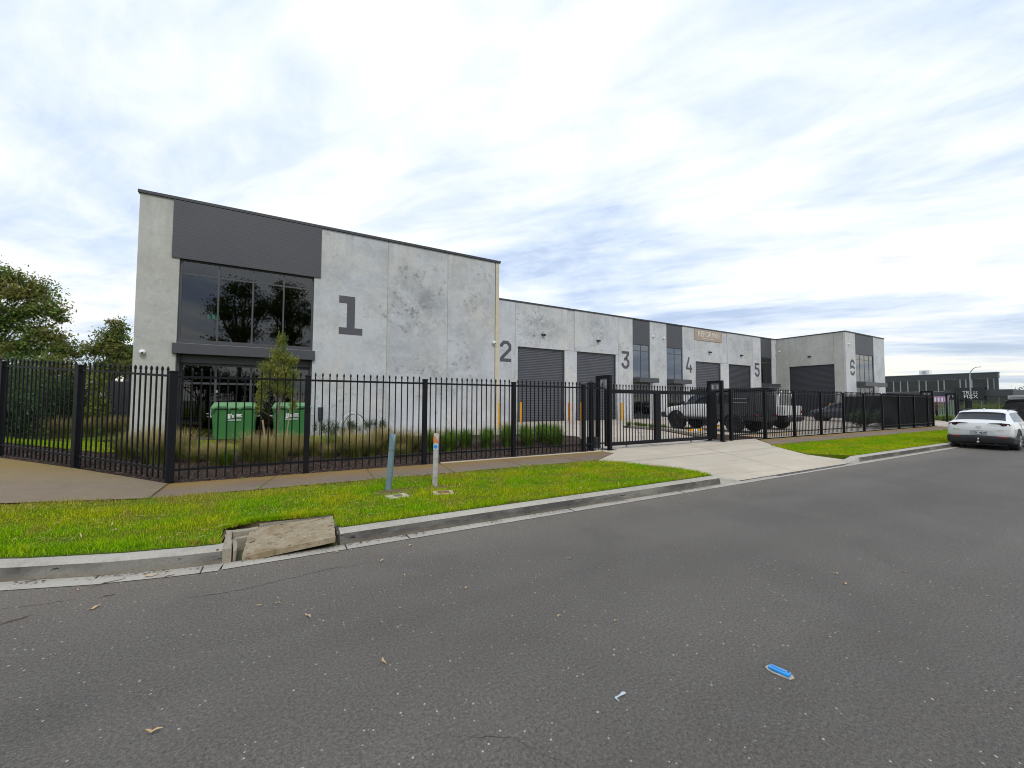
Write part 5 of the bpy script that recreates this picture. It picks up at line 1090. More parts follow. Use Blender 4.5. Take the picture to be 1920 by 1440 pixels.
obj('sports_bar', bm, M_WHITE, T2, smooth=True)
# dark hatchback far in the yard
T3 = thing('parked_car', 'dark grey hatchback with red tail light behind the fence near unit 6', 'car', (39.4, 15.0, 0.16), R(97)); T3.scale = (1.0, 1.05, 1.08)
st3 = [(-2.15, .40, .62, .90, .95, .70, .80, .76, .66), (-2.05, .32, .62, .96, 1.02, .80, .87, .82, .68), (-1.80, .28, .64, .98, 1.22, .85, .89, .83, .64), (-1.45, .26, .64, .97, 1.39, .86, .90, .84, .60), (-.8, .26, .63, .95, 1.46, .86, .90, .84, .60), (0, .26, .62, .93, 1.45, .86, .90, .84, .60), (.6, .26, .60, .91, 1.30, .86, .90, .84, .60), (1.1, .26, .58, .88, 1.00, .86, .89, .82, .68), (1.7, .28, .56, .80, .86, .84, .87, .78, .68), (2.1, .34, .50, .68, .72, .74, .80, .70, .6)]
b3 = Body(st3); bm = new(); b3.shell(bm); obj('body', bm, M_CGREY, T3, smooth='all')
bm = new(); b3.patch(bm, [(2.4, 4.15), (7.0, 4.12), (6.0, 4.88), (3.0, 4.9)], both=True, nu=20); obj('side_window', bm, M_CGLASS, T3, smooth=True)
bm = new(); b3.patch(bm, [(1.3, 7), (1.3, 5.3), (2.9, 5.3), (2.9, 7)], both=True, nu=8, nv=6); obj('rear_window', bm, M_CGLASS, T3, smooth=True)
for s in (-1, 1):
    bm = new(); box(bm, -2.16, -1.92, s * .60, s * .86, .80, .94, .03); obj('tail_light', bm, M_REDL if s == 1 else M_RED, T3)
bm = new()
for x in (-1.35, 1.35):
    for s in (-1, 1): well(bm, x, s * .898, .37, s, .34)
obj('wheel_well', bm, M_DARKM, T3)
for x in (-1.35, 1.35):
    for s in (-1, 1): wheel(T3, x, s * .915, .33, .22, M_RIMB, s, 5)
# black off-roader ahead of the white crossover
T4 = thing('offroad_car', 'black boxy off roader with a rear spare wheel beyond the white crossover', 'car', (30.6, 4.0, 0.0), R(0))
st4 = [(-2.0, .55, .80, 1.18, 1.80, .78, .86, .86, .74), (-1.94, .52, .80, 1.18, 1.84, .82, .90, .89, .76), (-.5, .5, .8, 1.18, 1.86, .84, .90, .89, .76), (.45, .5, .8, 1.18, 1.84, .84, .90, .89, .76), (.80, .5, .8, 1.17, 1.24, .84, .90, .88, .76), (1.9, .5, .78, 1.10, 1.17, .82, .88, .80, .7), (2.0, .52, .76, 1.06, 1.10, .76, .82, .74, .66)]
b4 = Body(st4); bm = new(); b4.shell(bm); obj('body', bm, mat('dark_slate_car_paint', (0.030, 0.033, 0.040), 0.3, coat=0.6), T4, smooth='all')
bm = new(); b4.patch(bm, [(.7, 4.1), (2.9, 4.1), (2.9, 4.9), (.7, 4.9)], both=True, nu=10); obj('side_window', bm, M_CGLASS, T4, smooth=True)
bm = new(); box(bm, -2.02, -1.985, -.62, .62, 1.22, 1.68, .01); obj('rear_window', bm, M_CGLASS, T4)
bm = new(); rw = .43; cyl(bm, (-2.05, .42, 1.26), (-2.31, .42, 1.26), rw, n=40); bmesh.ops.bevel(bm, geom=[e for e in bm.edges if abs(e.verts[0].co.x - e.verts[1].co.x) < 1e-5], offset=.05, segments=3, affect='EDGES'); sw = obj('spare_wheel', bm, M_TYRE, T4, smooth=True)
bm = new(); cyl(bm, (-2.30, .42, 1.26), (-2.318, .42, 1.26), .26, n=32); cyl(bm, (-2.318, .42, 1.26), (-2.335, .42, 1.26), .08, n=16)
for k in range(6): a = k * math.pi / 3; cyl(bm, (-2.322, .42, 1.26), (-2.322, .42 + .24 * math.cos(a), 1.26 + .24 * math.sin(a)), .025, n=6)
obj('rim', bm, M_RIMB, sw, smooth=True)
bm = new(); box(bm, -2.12, -1.95, -.88, .88, .48, .66, .03); obj('rear_bumper', bm, M_PLAST, T4)
for s in (-1, 1):
    bm = new(); box(bm, -2.03, -1.98, s * .72, s * .86, .90, 1.10, .01); obj('tail_light', bm, M_RED, T4)
bm = new(); box(bm, -1.85, .5, -.72, .72, 1.95, 1.99, .01); 
for x in (-1.7, -.6, .4): box(bm, x, x + .05, -.74, .74, 1.86, 1.95)
obj('roof_rack', bm, M_WHITE, T4)
bm = new()
for x in (-1.25, 1.3):
    for s in (-1, 1): arch(bm, x, s * .89, .42, .46, .55, s, .06, 0, 180, zc=.45); well(bm, x, s * .905, .46, s, .45)
obj('wheel_arch', bm, M_PLAST, T4)
for x in (-1.25, 1.3):
    for s in (-1, 1): wheel(T4, x, s * .93, .42, .26, M_RIMB, s, 6)

# ------------------------------------------------------------------ the office across the far side, lamp, green fence
OF = thing('office_building', 'dark grey two storey office with white lettering TRI FIXX at the far right', 'building', (90, 15.4, 0))
M_OFF = mat('slate_office_cladding', (0.060, 0.066, 0.075), 0.6, var=0.1, vscale=0.5); M_OFFD = mat('black_office_cladding', (0.022, 0.026, 0.030), 0.6, var=0.1)
M_MULL = mat('light_grey_mullion', (0.36, 0.37, 0.40), 0.5); M_OGL = glass('office_window_glass', 2.6, 0.10)
def oo(n, b, m, p=OF): o = obj(n, b, m, p); return rel(OF, o) if p is OF else o
def offoot(bm, x0, yn, z0, z1): prism(bm, [(x0, yn), (x0 + 1.6, yn + .1), (108, 33), (108, 46), (x0, 46)], lambda a, b: (a, b, z0), lambda a, b: (a, b, z1))
bm = new(); offoot(bm, 90, 15.6, 5.40, 6.20); offoot(bm, 90.02, 15.6, -1.0, 3.45); offoot(bm, 90.5, 16.0, 3.451, 5.399); box(bm, 90.05, 90.5, 15.6, 15.95, 3.45, 5.40); bmesh.ops.recalc_face_normals(bm, faces=bm.faces); oo('wall', bm, M_OFF)
bm = new(); offoot(bm, 89.92, 15.5, 6.202, 6.27); oo('roof_cap', bm, M_MULL)
bm = new(); box(bm, 89.6, 104, 14.2, 21.0, 2.75, 3.70); box(bm, 90.3, 104, 14.25, 15.6, -1, 2.75); oo('lower_wing', bm, M_OFF)
ys = [15.99, 16.6, 18.18, 18.78, 19.38, 21.1, 21.75, 23.14, 23.95, 25.33, 26.23, 27.11, 28.4, 29.6, 31, 33, 35, 38, 41, 45.6]
for a, b in zip(ys, ys[1:]):
    bm = new(); y0, y1 = a, b; box(bm, 90.1, 90.3, y0 - .06, y0 + .06, 3.47, 5.38); box(bm, 90.12, 90.3, y0 + .06, y1 - .06, 5.32, 5.38); box(bm, 90.12, 90.3, y0 + .06, y1 - .06, 3.47, 3.53); f = oo('window', bm, M_MULL)
    bm = new(); box(bm, 90.2, 90.22, y0 + .06, y1 - .06, 3.53, 5.32); p = obj('pane', bm, M_OGL, f)
for a, b in ((14.5, 15.5), (15.6, 17.1), (17.3, 19.0)):
    bm = new(); box(bm, 89.98, 90.01, a, b, .9, 2.70); f = oo('window', bm, M_OGL); bm = new(); box(bm, 89.95, 90.05, a - .08, a, .9, 2.7); box(bm, 89.95, 90.05, b, b + .06, .9, 2.7); m_ = obj('frame', bm, M_MULL, f)
bm = new(); box(bm, 89.2, 90, 16.9, 19.9, 2.2, 4.0); oo('sign_box', bm, M_OFFD)
M_LET = mat('white_raised_letters', (0.80, 0.80, 0.80), 0.4)
for s_, zz, yy, sx_ in (('TRI', 3.02, 18.55, .80), ('FIXX', 2.44, 18.16, .92)):
    o = lettering('lettering', s_, 0.74, (89.17, yy, zz), (0, -1, 0), M_LET, OF, bold=0.004, sx=sx_, extrude=0.05); rel(OF, o)
bm = new()
for k in range(4):
    a0 = k * math.pi / 2 + math.pi / 4; cy, cz = 17.68 + .17 * math.cos(a0), 3.24 + .17 * math.sin(a0)
    prism(bm, [(cy - .11, cz), (cy, cz - .11), (cy + .11, cz), (cy, cz + .11)], lambda a, b: (89.18, a, b), lambda a, b: (89.12, a, b))
oo('logo_mark', bm, mat('pale_pink_logo', (0.62, 0.45, 0.44), 0.5))
bm = new(); box(bm, 92, 93.2, 23.2, 24.4, 6.27, 7.1, .03); oo('rooftop_unit', bm, M_WHITE); bm = new(); cyl(bm, (91.99, 23.8, 6.7), (91.96, 23.8, 6.7), .28, n=20); oo('fan_grille', bm, M_GALV)
bm = new(); cyl(bm, (86, 17.5, 0), (86, 17.5, 1.0), .11, n=12); tube(bm, [(86, 17.5, .9), (86, 17.5, 5.6), (86, 17.4, 6.25), (86, 17.15, 6.65), (86, 16.85, 6.82)], [.085, .07, .06, .05, .045], 10)
LP = thing('street_lamp', 'tall grey street lamp with curved arm in front of the dark office', 'street lamp', (86, 17.5, 0)); rel(LP, obj('pole', bm, M_GALV, LP, smooth=True))
bm = new(); box(bm, 85.9, 86.1, 16.35, 16.9, 6.80, 6.88, .03); rel(LP, obj('lamp_head', bm, M_GALV, LP))
GF = thing('slat_fence', 'green metal slat fence seen through the second driveway opening', 'fence', (54, 11, 0)); M_GF = mat('pale_green_steel', (0.16, 0.24, 0.16), 0.5, var=0.1)
bm = new()
for i in range(26): y_ = 11.9 + i * .16; box(bm, 53.98, 54.02, y_, y_ + .10, .15, 1.95)
rel(GF, obj('slats', bm, M_GF, GF)); bm = new(); box(bm, 54.02, 54.06, 11.8, 16.1, .4, .46); box(bm, 54.02, 54.06, 11.8, 16.1, 1.6, 1.66); rel(GF, obj('rail', bm, M_DARKM, GF))
for y_ in (11.8, 13.2, 16.1):
    bm = new(); box(bm, 53.93, 54.07, y_ - .07, y_ + .07, 0, 2.35); rel(GF, obj('post', bm, M_BLACK, GF))
BN = thing('banner', 'pink and white banner tied along the top of the green slat fence', 'banner', (53.9, 12, 1.7)); bm = new(); box(bm, 53.88, 53.90, 12.35, 14.6, 1.72, 2.30); rel(BN, obj('cloth', bm, mat('pink_banner_cloth', (0.42, 0.22, 0.42), 0.8), BN))
bm = new()
for i in range(9): box(bm, 53.865, 53.88, 12.5 + i * .23, 12.62 + i * .23, 1.80, 2.18)
rel(BN, obj('white_bars', bm, M_WHITE, BN))

# ------------------------------------------------------------------ plants
def leaves(name, cl, n, size, m, parent=None, aspect=2.6, droop=0.35, shell=0.55, seed=1):
    """cl: clusters (x,y,z,rx,ry,rz). Leaf-sized quads spread through each cluster's volume, denser near its skin."""
    g = np.random.default_rng(seed); cl = np.array(cl, float); wt = cl[:, 3] * cl[:, 4] * cl[:, 5]; wt = wt ** .75; idx = g.choice(len(cl), n, p=wt / wt.sum())
    d = g.normal(size=(n, 3)); d /= np.linalg.norm(d, axis=1)[:, None]; r = (shell + (1 - shell) * g.random(n)) ** 1.0; r *= 1 + .18 * g.normal(size=n)
    c = cl[idx, :3] + d * r[:, None] * cl[idx, 3:]
    a = g.normal(size=(n, 3)); a[:, 2] -= droop * 2; a /= np.linalg.norm(a, axis=1)[:, None]; b = np.cross(a, g.normal(size=(n, 3))); b /= np.linalg.norm(b, axis=1)[:, None]
    L = size * (0.6 + .8 * g.random(n))[:, None]; W_ = L / aspect
    V = np.stack([c - a * L / 2, c + b * W_ / 2, c + a * L / 2, c - b * W_ / 2], 1).reshape(-1, 3); F = np.arange(4 * n).reshape(-1, 4)
    return arrobj(name, V, F, m, parent)
def tree(name, label, loc, cl, n, size, m, r0=.3, h0=None, group=None, seed=1, aspect=2.6, droop=.35, cat='tree', limbs=True, sub=4):
    g = random.Random(seed); t = thing(name, label, cat, loc, group=group); C0 = []
    for (x, y, z, rx, ry, rz) in cl:      # each mass is broken into smaller clumps so sky shows between
        for k in range(sub):
            a = g.uniform(0, 6.283); e = g.uniform(-1, 1); q = g.uniform(.25, .95); rr_ = (rx + rz) / 2; C0.append((x + rx * q * math.cos(a) * math.sqrt(1 - e * e * .6), y + ry * q * math.sin(a), z + rz * q * e, rr_ * g.uniform(.20, .48), rr_ * g.uniform(.20, .48), rr_ * g.uniform(.18, .38)))
    leaves('crown', C0 + [(c[0], c[1], c[2], c[3] * 1.02, c[4], c[5] * 1.02) for c in cl for _ in (0,)], n, size, m, t, aspect, droop, .30, seed)
    if limbs:
        bm = new(); cz = min(c[2] - c[5] * .6 for c in cl); hz = h0 or max(cz, .5); p1 = (g.uniform(-.2, .2), 0, hz); tube(bm, [(0, 0, -.2), (g.uniform(-.1, .1), 0, hz * .5), p1], [r0, r0 * .8, r0 * .65], 10)
        for c in C0[::max(1, len(C0) // 26)]:
            md = tuple((p1[i] * .45 + c[i] * .55) + g.uniform(-.06, .06) * hz for i in range(3)); tube(bm, [p1, md, c[:3]], [r0 * .42, r0 * .22, r0 * .06], 6)
        obj('trunk', bm, M_BARK, t, smooth=True)
    return t
tree('gum_tree', 'large broad gum tree at the far left edge behind the fence', (-15.5, 36, 0), [(.2, 0, 8.7, 1.5, 1.6, 1.3), (1.9, .3, 8.3, 1.3, 1.5, 1.1), (2.9, 0, 7.2, .9, 1.3, .9), (-1.6, 0, 8.2, 1.8, 2, 1.5), (1.0, 0, 6.6, 1.6, 1.6, 1.0), (2.6, 0, 5.6, 1.2, 1.4, .8), (-.6, 0, 5.6, 1.7, 1.7, 1.2), (3.6, 0, 4.7, 1.1, 1.2, .8), (1.6, 0, 4.6, 1.6, 1.5, 1.0), (-3, 0, 7, 1.6, 1.8, 1.8), (-2.5, 0, 5, 1.6, 1.8, 1.5)], 46000, .19, M_GUM, .30, 3.2, seed=3, group=None, sub=8)
tree('gum_tree', 'smaller pointed gum tree close to the left wall of the building', (-9.75, 36, 0), [(.25, 0, 6.4, .55, .6, .7), (.0, 0, 5.7, 1.0, .9, .7), (-.4, 0, 4.9, 1.1, 1.0, .7), (.6, 0, 4.6, 1.0, 1.0, .8), (.1, 0, 3.6, 1.4, 1.2, .8)], 11000, .17, M_GUM, .16, 2.4, seed=5, sub=6)
tree('gum_tree', 'low dark gum tree filling the gap between the two taller gums', (-11.7, 34, 0), [(0, 0, 3.6, .9, 1, .8), (.9, 0, 3.2, .9, 1, .7), (-.9, 0, 3.0, 1, 1, .8), (0, 0, 2.2, 1.5, 1, .8)], 9000, .16, M_GUM, .12, 1.2, seed=8)
tree('wattle_bush', 'big feathery grey green wattle bush behind the left fence', (-10.0, 22.5, 0.1), [(0, 0, 2.6, 1.1, 1.1, 1.0), (1.2, .2, 2.4, .8, .9, .8), (-1.3, 0, 2.8, 1.2, 1, 1), (.4, -.3, 1.5, 1.6, 1.2, .9), (-1, 0, 1.2, 1.5, 1.2, .9)], 22000, .17, M_WATTLE, .08, .8, seed=9, aspect=6, cat='shrub', sub=6)
for i, (x, y, sx, sz, lb) in enumerate(((-8.3, 25.0, 1.2, 2.9, 'tall dark shrub right of the wattle behind the left fence'), (-7.6, 18.6, .9, 1.9, 'dark shrub close behind the splayed fence, right of its middle post'), (-9.3, 17.6, 1.2, 2.1, 'dark shrub close behind the splayed fence near its left end'), (-8.9, 20.6, 1.3, 2.3, 'dark shrub between the splayed fence and the wattle bush'), (-11.5, 26, 1.6, 2.7, 'wide dark shrub behind the wattle bush'), (-14.5, 24, 2.0, 2.8, 'dark shrub at the far left behind the fence'), (-9.4, 30, 1.6, 2.6, 'dark shrub under the left gum trees'), (-5.6, 30, 1.4, 2.2, 'dark shrub beside the left wall of the building'))):
    tree('dark_shrub', lb, (x, y, 0.1), [(0, 0, sz * .62, sx * .9, sx * .9, sz * .36), (sx * .4, 0, sz * .4, sx * .8, sx * .8, sz * .34), (-sx * .4, 0, sz * .35, sx * .8, sx * .8, sz * .34)], 7000, .13, M_HEDGE, .05, .5, group='dark shrubs behind the left fence', seed=20 + i, cat='shrub')
tree('shrub', 'upright yellow green shrub behind the splayed fence', (-6.9, 24, 0.1), [(0, 0, 2.2, .38, .4, .7), (.1, 0, 1.3, .45, .4, .6), (-.1, 0, .7, .4, .4, .5)], 5000, .10, M_LIME, .04, .5, seed=31, cat='shrub')
bm = new(); box(bm, -7.2, -4.3, 26, 26.06, 1.1, 2.5); box(bm, -7.2, -7.1, 26.06, 26.16, 0, 2.55)
t = thing('metal_fence', 'dark solid metal fence panel left of the building', 'fence', (-6.3, 26, 0)); rel(t, obj('panel', bm, M_DARKM, t)); bm = new(); box(bm, -7.2, -4.3, 26.0, 26.06, 0, 1.08); rel(t, obj('lower_panel', bm, M_OFFD, t))
bm = new(); box(bm, -15.1, -9, 60, 74, 0, 7.5); t = thing('neighbouring_building', 'dark building barely showing behind the left wall of the warehouse', 'building', (-15, 60, 0)); rel(t, obj('wall', bm, M_OFF, t)); bm = new(); box(bm, -15.2, -8.8, 59.8, 74.2, 7.5, 7.75); rel(t, obj('roof', bm, M_DARKM, t))
# distant trees: each its own crown
g = random.Random(11)
far = [(-30, 62, 6), (-24, 66, 5), (-40, 60, 7), (-21, 58, 4)]
for i, (x, y, h) in enumerate(far): tree('distant_tree', 'distant dark tree low on the horizon behind the left fence', (x, y, 0), [(0, 0, h * .62, h * .4, h * .4, h * .32), (h * .25, 0, h * .45, h * .35, h * .3, h * .25), (-h * .25, 0, h * .4, h * .3, h * .3, h * .25)], 4000, .35, M_GUM, .2, h * .3, group='distant trees behind the left fence', seed=40 + i)
fr = [(118, 15.5, 7.0), (122, 12, 6.5), (128, 18, 7.2), (115, 8, 6.0), (135, 5, 8), (125, -2, 7)]
for i, (x, y, h) in enumerate(fr): tree('distant_tree', 'distant green tree beyond the dark office at the right edge', (x, y, -1), [(0, 0, h * .55, h * .5, h * .55, h * .28), (0, h * .35, h * .4, h * .4, h * .4, h * .25), (0, -h * .35, h * .4, h * .4, h * .4, h * .25)], 5000, .4, M_HEDGE if i % 2 else M_GUM, .2, h * .3, group='distant trees beyond the office', seed=50 + i)
tree('bronze_tree', 'sparse bronze leaved tree at the right edge beyond the office', (84, 11.2, 0), [(0, 0, 5.0, .5, .8, .6), (0, .5, 4.1, .5, .6, .5), (0, -.7, 4.4, .6, .8, .8), (0, -.3, 3.4, .6, .9, .6)], 2600, .16, mat('bronze_leaves', (0.19, 0.10, 0.085), 0.7, var=0.3), .10, 2.4, seed=61)
for i, (x, y, sx, sz, lb) in enumerate(((48.4, 11.2, .5, .55, 'small green shrub in front of the green slat fence, nearer the fence end'), (49.6, 12.2, .6, .45, 'low shrub at the foot of the green slat fence'), (82, 16.4, 1.4, 1.9, 'clipped green hedge in front of the dark office'), (82, 14.4, 1.4, 1.8, 'clipped hedge under the lower wing of the dark office'))):
    tree('small_shrub', lb, (x, y, 0.1), [(0, 0, sz * .5, sx, sx, sz * .5)], 2500, .10, M_GUM, .02, .2, seed=70 + i, cat='shrub', limbs=False)
for i, (x, y, lb) in enumerate(((31.0, 10.9, 'round green shrub inside the right fence, nearer the dark hatchback nose'), (33.6, 10.7, 'round green shrub inside the right fence below the red tail light'), (36.0, 10.9, 'round green shrub inside the fence beside the black cloth'))):
    tree('round_shrub', lb, (x, y, .15), [(0, 0, .62, .62, .55, .5), (.2, 0, .4, .6, .5, .35)], 4500, .09, M_GREYB, .03, .25, seed=80 + i, cat='shrub')
tree('bare_shrub', 'reddish twiggy shrub above the black cloth right of unit 6', (44.5, 12.2, 0), [(0, 0, 1.9, .7, 1.1, .7), (0, 1.0, 1.6, .7, .9, .6), (0, -1, 1.5, .7, .8, .5)], 2600, .12, mat('reddish_twigs', (0.14, 0.085, 0.055), 0.8, var=0.3), .05, .7, seed=90, cat='shrub', aspect=5)
# gum trees across the street: they stand behind the camera and show mirrored in the unit 1 windows
G = [tree('street_gum', 'tall gum tree across the street, mirrored in the unit 1 windows', (-4.5, -20, 0), [(0, 0, 14.5, 2.2, 2, 1.6), (-1.4, 0, 12, 2, 2, 1.6), (1.7, 0, 12.4, 2, 2, 1.6), (.4, 0, 9.6, 2.2, 2, 1.4), (-2, 0, 8, 1.6, 1.6, 1.2)], 9000, .30, M_GUM, .36, 7.5, group='gum trees across the street', seed=101, sub=6)]
def copy_tree(o, loc, rz, sc, label):
    r = o.copy(); C.objects.link(r); r.location = loc; r.rotation_euler = (0, 0, rz); r.scale = (sc, sc, sc); r['label'] = label
    for ch in o.children:
        c = ch.copy(); C.objects.link(c); c.parent = r
    return r
copy_tree(G[0], (0.6, -21.5, 0), 2.2, 1.05, 'gum tree across the street, second from the left of the mirrored row'); copy_tree(G[0], (5.0, -19.5, 0), 4.0, .95, 'gum tree across the street at the right of the mirrored row'); copy_tree(G[0], (9.5, -22, 0), 5.1, 1.1, 'gum tree across the street, out of the mirrored view')
tree('street_shrub', 'dark bush across the street, mirrored low in the unit 1 windows', (-8.2, -19, 0), [(0, 0, 4.6, 2.4, 2, 1.8), (1.8, 0, 3.5, 2.2, 2, 1.6), (4.5, 0, 3, 2.5, 2, 2)], 9000, .28, M_HEDGE, .2, 1.5, seed=120, cat='shrub')
sheet('verge', [(-200, -11), (400, -11), (400, -6.4), (-200, -6.4)], M_TURF, z=0.12); sheet('kerb', [(-200, -6.4), (400, -6.4), (400, -6.2), (-200, -6.2)], M_KERB, z=0.13); sheet('lawn', [(-200, -60), (400, -60), (400, -11), (-200, -11)], M_TURF, z=0.08)

# young tree with its stakes
YT = thing('young_tree', 'slim young wattle tree with drooping leaves in front of the bins', 'tree', (-0.02, 13.0, 0.14))
cl = [(0.0, 0, 3.15, .16, .16, .32), (-.05, 0, 2.75, .28, .26, .30), (.22, .0, 2.60, .22, .24, .20), (-.30, 0, 2.38, .30, .26, .24), (.05, 0, 2.2, .38, .34, .30), (.28, 0, 2.15, .20, .2, .24), (-.38, 0, 2.0, .22, .22, .26), (-.45, 0, 1.6, .18, .2, .22), (.0, 0, 1.85, .35, .3, .22), (.32, 0, 1.35, .13, .14, .2), (-.50, 0, 1.25, .12, .14, .2), (.22, 0, 1.75, .2, .2, .2)]
leaves('crown', cl, 8500, .105, M_YOUNG, YT, 6.5, .75, .1, 77)
bm = new(); tube(bm, [(0.0, 0, -.1), (-.05, 0, .5), (-.06, .02, 1.0), (0.0, .0, 1.5), (.02, 0, 2.2), (0, 0, 3.1)], [.035, .03, .026, .022, .015, .006], 8)
for c in cl[1:]: tube(bm, [(0, 0, max(.9, c[2] - .55)), (c[0] * .6, c[1], c[2] - .15), c[:3]], [.010, .007, .003], 5)
g = random.Random(4)
for k in range(34): z_ = g.uniform(.5, 1.7); a = g.uniform(0, 6.28); tube(bm, [(-.04, 0, z_), (-.04 + .16 * math.cos(a), .16 * math.sin(a), z_ + .12)], [.004, .002], 4)
obj('trunk', bm, M_BARK, YT, smooth=True)
for x, y, dx, lb, r_ in ((-.28, 12.9, -.14, 'pale timber stake left of the young tree, leaning away from it', .022), (.10, 13.15, .14, 'thin timber stake right of the young tree, leaning right', .012)):
    bm = new(); cyl(bm, (0, 0, -.1), (dx, 0, 1.25 if r_ < .02 else .95), r_, n=8); tag(obj('timber_stake', bm, mat('pale_timber', (0.34, 0.25, 0.14), 0.8, var=0.2, vscale=20) if r_ > .02 else bpy.data.materials['pale_timber'], loc=(x, y, .14)), lb, 'stake')
# bushes and conduit hoops against the unit 1 wall
for i, (x, y, lb) in enumerate(((1.35, 14.3, 'grey green bush by the unit 1 wall, left of the conduit hoops'), (2.05, 14.6, 'grey green bush under the conduit hoops'), (2.95, 14.5, 'grey green bush right of the conduit hoops'))):
    t = thing('grey_bush', lb, 'shrub', (x, y, .12), group='grey green bushes by the wall'); g = random.Random(130 + i); bm = new(); cls = []
    for k in range(16):
        a = g.uniform(0, 6.28); q = g.uniform(.1, .52); h = g.uniform(.55, .95); e = (q * math.cos(a), q * math.sin(a) * .7, h); tube(bm, [(0, 0, 0), (e[0] * .5, e[1] * .5, h * .6), e], [.008, .006, .003], 5); cls.append((e[0] * .85, e[1] * .85, h * .8, .10, .10, .22))
    leaves('foliage', cls, 2600, .055, M_GREYB, t, 4.5, -.5, .1, 131 + i); obj('stem', bm, M_BARK, t)
t = thing('conduit_hoops', 'two thin bent conduit hoops standing over the grey green bushes', 'conduit', (0, 0, 0)); 
for k, (x0, x1, h, m_) in enumerate(((1.75, 2.62, 1.20, M_WHITE), (1.85, 2.75, 1.16, M_DARKM))):
    bm = new(); tube(bm, [(x0 + (x1 - x0) * (1 - math.cos(math.pi * i / 14)) / 2, 15.2 + .05 * k, .1 + (h - .1) * math.sin(math.pi * i / 14) ** .7) for i in range(15)], .012, 6); obj('hoop', bm, m_, t, smooth=True)
# tussocks
def tuftmesh(n, h, spread, wd, seed, stiff=.5):
    g = np.random.default_rng(seed); V = []; F = []; S = 4
    for i in range(n):
        a = g.uniform(0, 6.283); q = g.uniform(0, spread * .25); ln = h * g.uniform(.55, 1.15); out_ = spread * g.uniform(.1, 1.0); w_ = wd * g.uniform(.6, 1.2); b0 = len(V); px_, py_ = -math.sin(a), math.cos(a)
        for k in range(S + 1):
            t = k / S; r = q + out_ * t ** (1.6 + stiff); z = ln * (t - (1 - stiff) * .35 * (out_ / spread) * t * t); ww = w_ * (1 - t) ** .6 / 2 + .0005; x = r * math.cos(a); y = r * math.sin(a); V += [(x - px_ * ww, y - py_ * ww, z), (x + px_ * ww, y + py_ * ww, z)]
        for k in range(S): F.append((b0 + 2 * k, b0 + 2 * k + 1, b0 + 2 * k + 3, b0 + 2 * k + 2))
    me = arrobj('tmp', V, F, M_TUSS); d = me.data; bpy.data.objects.remove(me); return d
TM = [tuftmesh(620, .74, .66, .008, s, .40) for s in (1, 2, 3)]; TG = [tuftmesh(420, .58, .46, .013, s, .6) for s in (4, 5)]
for d in TG: d.materials.clear(); d.materials.append(M_TUSSG)
g = random.Random(21)
def tuft(name, d, x, y, s, lb, grp, sz=None):
    o = bpy.data.objects.new(name, d); C.objects.link(o); o.location = (x, y, gz(x, y) - .03); o.rotation_euler = (0, 0, g.uniform(0, 6.28)); o.scale = (s, s, sz or s); tag(o, lb, 'grass clump', grp)
tx = [(-2.95, 12.4), (-2.35, 11.7), (-1.75, 11.9), (-1.2, 11.4), (-.65, 11.8), (-.1, 11.3), (.45, 11.75), (1.0, 11.35), (1.55, 11.8), (2.1, 11.4), (2.65, 11.9), (3.2, 11.4), (-2.7, 13.0), (-2.0, 12.8), (-1.3, 12.6), (-.6, 12.7), (.5, 12.7), (1.9, 12.8), (2.6, 12.9), (3.85, 12.2)]
for i, (x, y) in enumerate(tx): tuft('tussock', TM[i % 3], x + g.uniform(-.12, .12), y + g.uniform(-.2, .2), g.choice((.62, .78, .92, 1.05, 1.12)), 'dry tipped green tussock in the garden bed behind the left fence', 'dry tussocks in the garden bed')
tx2 = [(-3.3, 12.9), (-1.5, 12.2), (-.9, 12.3), (-.35, 12.2), (.2, 12.3), (.75, 12.1), (1.35, 12.2), (1.8, 12.3), (2.4, 12.3), (3.0, 12.1), (3.5, 11.6), (4.2, 12.3), (-2.2, 12.3), (0.0, 10.9), (1.7, 11.0), (-1.0, 10.95), (2.9, 10.9), (3.4, 12.7)]
for i, (x, y) in enumerate(tx2): tuft('tussock' if i % 3 else 'strap_grass', TM[i % 3] if i % 3 else TG[i % 2], x + g.uniform(-.12, .12), y + g.uniform(-.1, .1), g.choice((.55, .7, .85, .95)), 'dry tipped green tussock in the garden bed behind the left fence' if i % 3 else 'small green clump among the dry tussocks behind the left fence', 'dry tussocks in the garden bed' if i % 3 else 'small green clumps in the garden bed')
tg = [(4.6, 11.6), (5.1, 11.9), (5.7, 11.5), (6.05, 12.1), (6.5, 11.6), (6.95, 12.3), (7.35, 11.7), (7.7, 12.4), (8.2, 12.0), (8.5, 12.6), (8.15, 11.3), (7.9, 10.7), (9.1, 13.0), (4.3, 11.2), (5.4, 12.3), (6.3, 12.6), (7.1, 11.2), (4.9, 12.6), (7.2, 12.8), (3.8, 11.5), (9.5, 13.8), (8.9, 12.2)]
for i, (x, y) in enumerate(tg): tuft('strap_grass', TG[i % 2], x, y + .1, g.uniform(.95, 1.25), 'bright green strap leaved clump in the bed left of the gate', 'green strap leaved clumps near the gate')
for i in range(14): 
    t_ = i / 13; x = 17.45 + 1.6 * t_ * (1 if t_ > .5 else .1) ; y = 14.6 + 3.2 * t_; tuft('ground_cover', TG[i % 2], 17.4 + g.uniform(-.3, .5) + t_ * .9, y, .62, 'low dark green plant in the planter in front of unit 3', 'low plants in the planter', .55)
bt = [(-7.5, 22.5), (-6.8, 22.8), (-6.1, 23.0), (-5.5, 22.7), (-5.1, 23.3), (-8.2, 22.3), (-6.4, 23.8), (-5.6, 24.1)]
for x, y in bt: tuft('tussock', TM[0], x, y, 1.15, 'dry tussock on the lawn left of the building', 'tall dry tussocks left of the building')
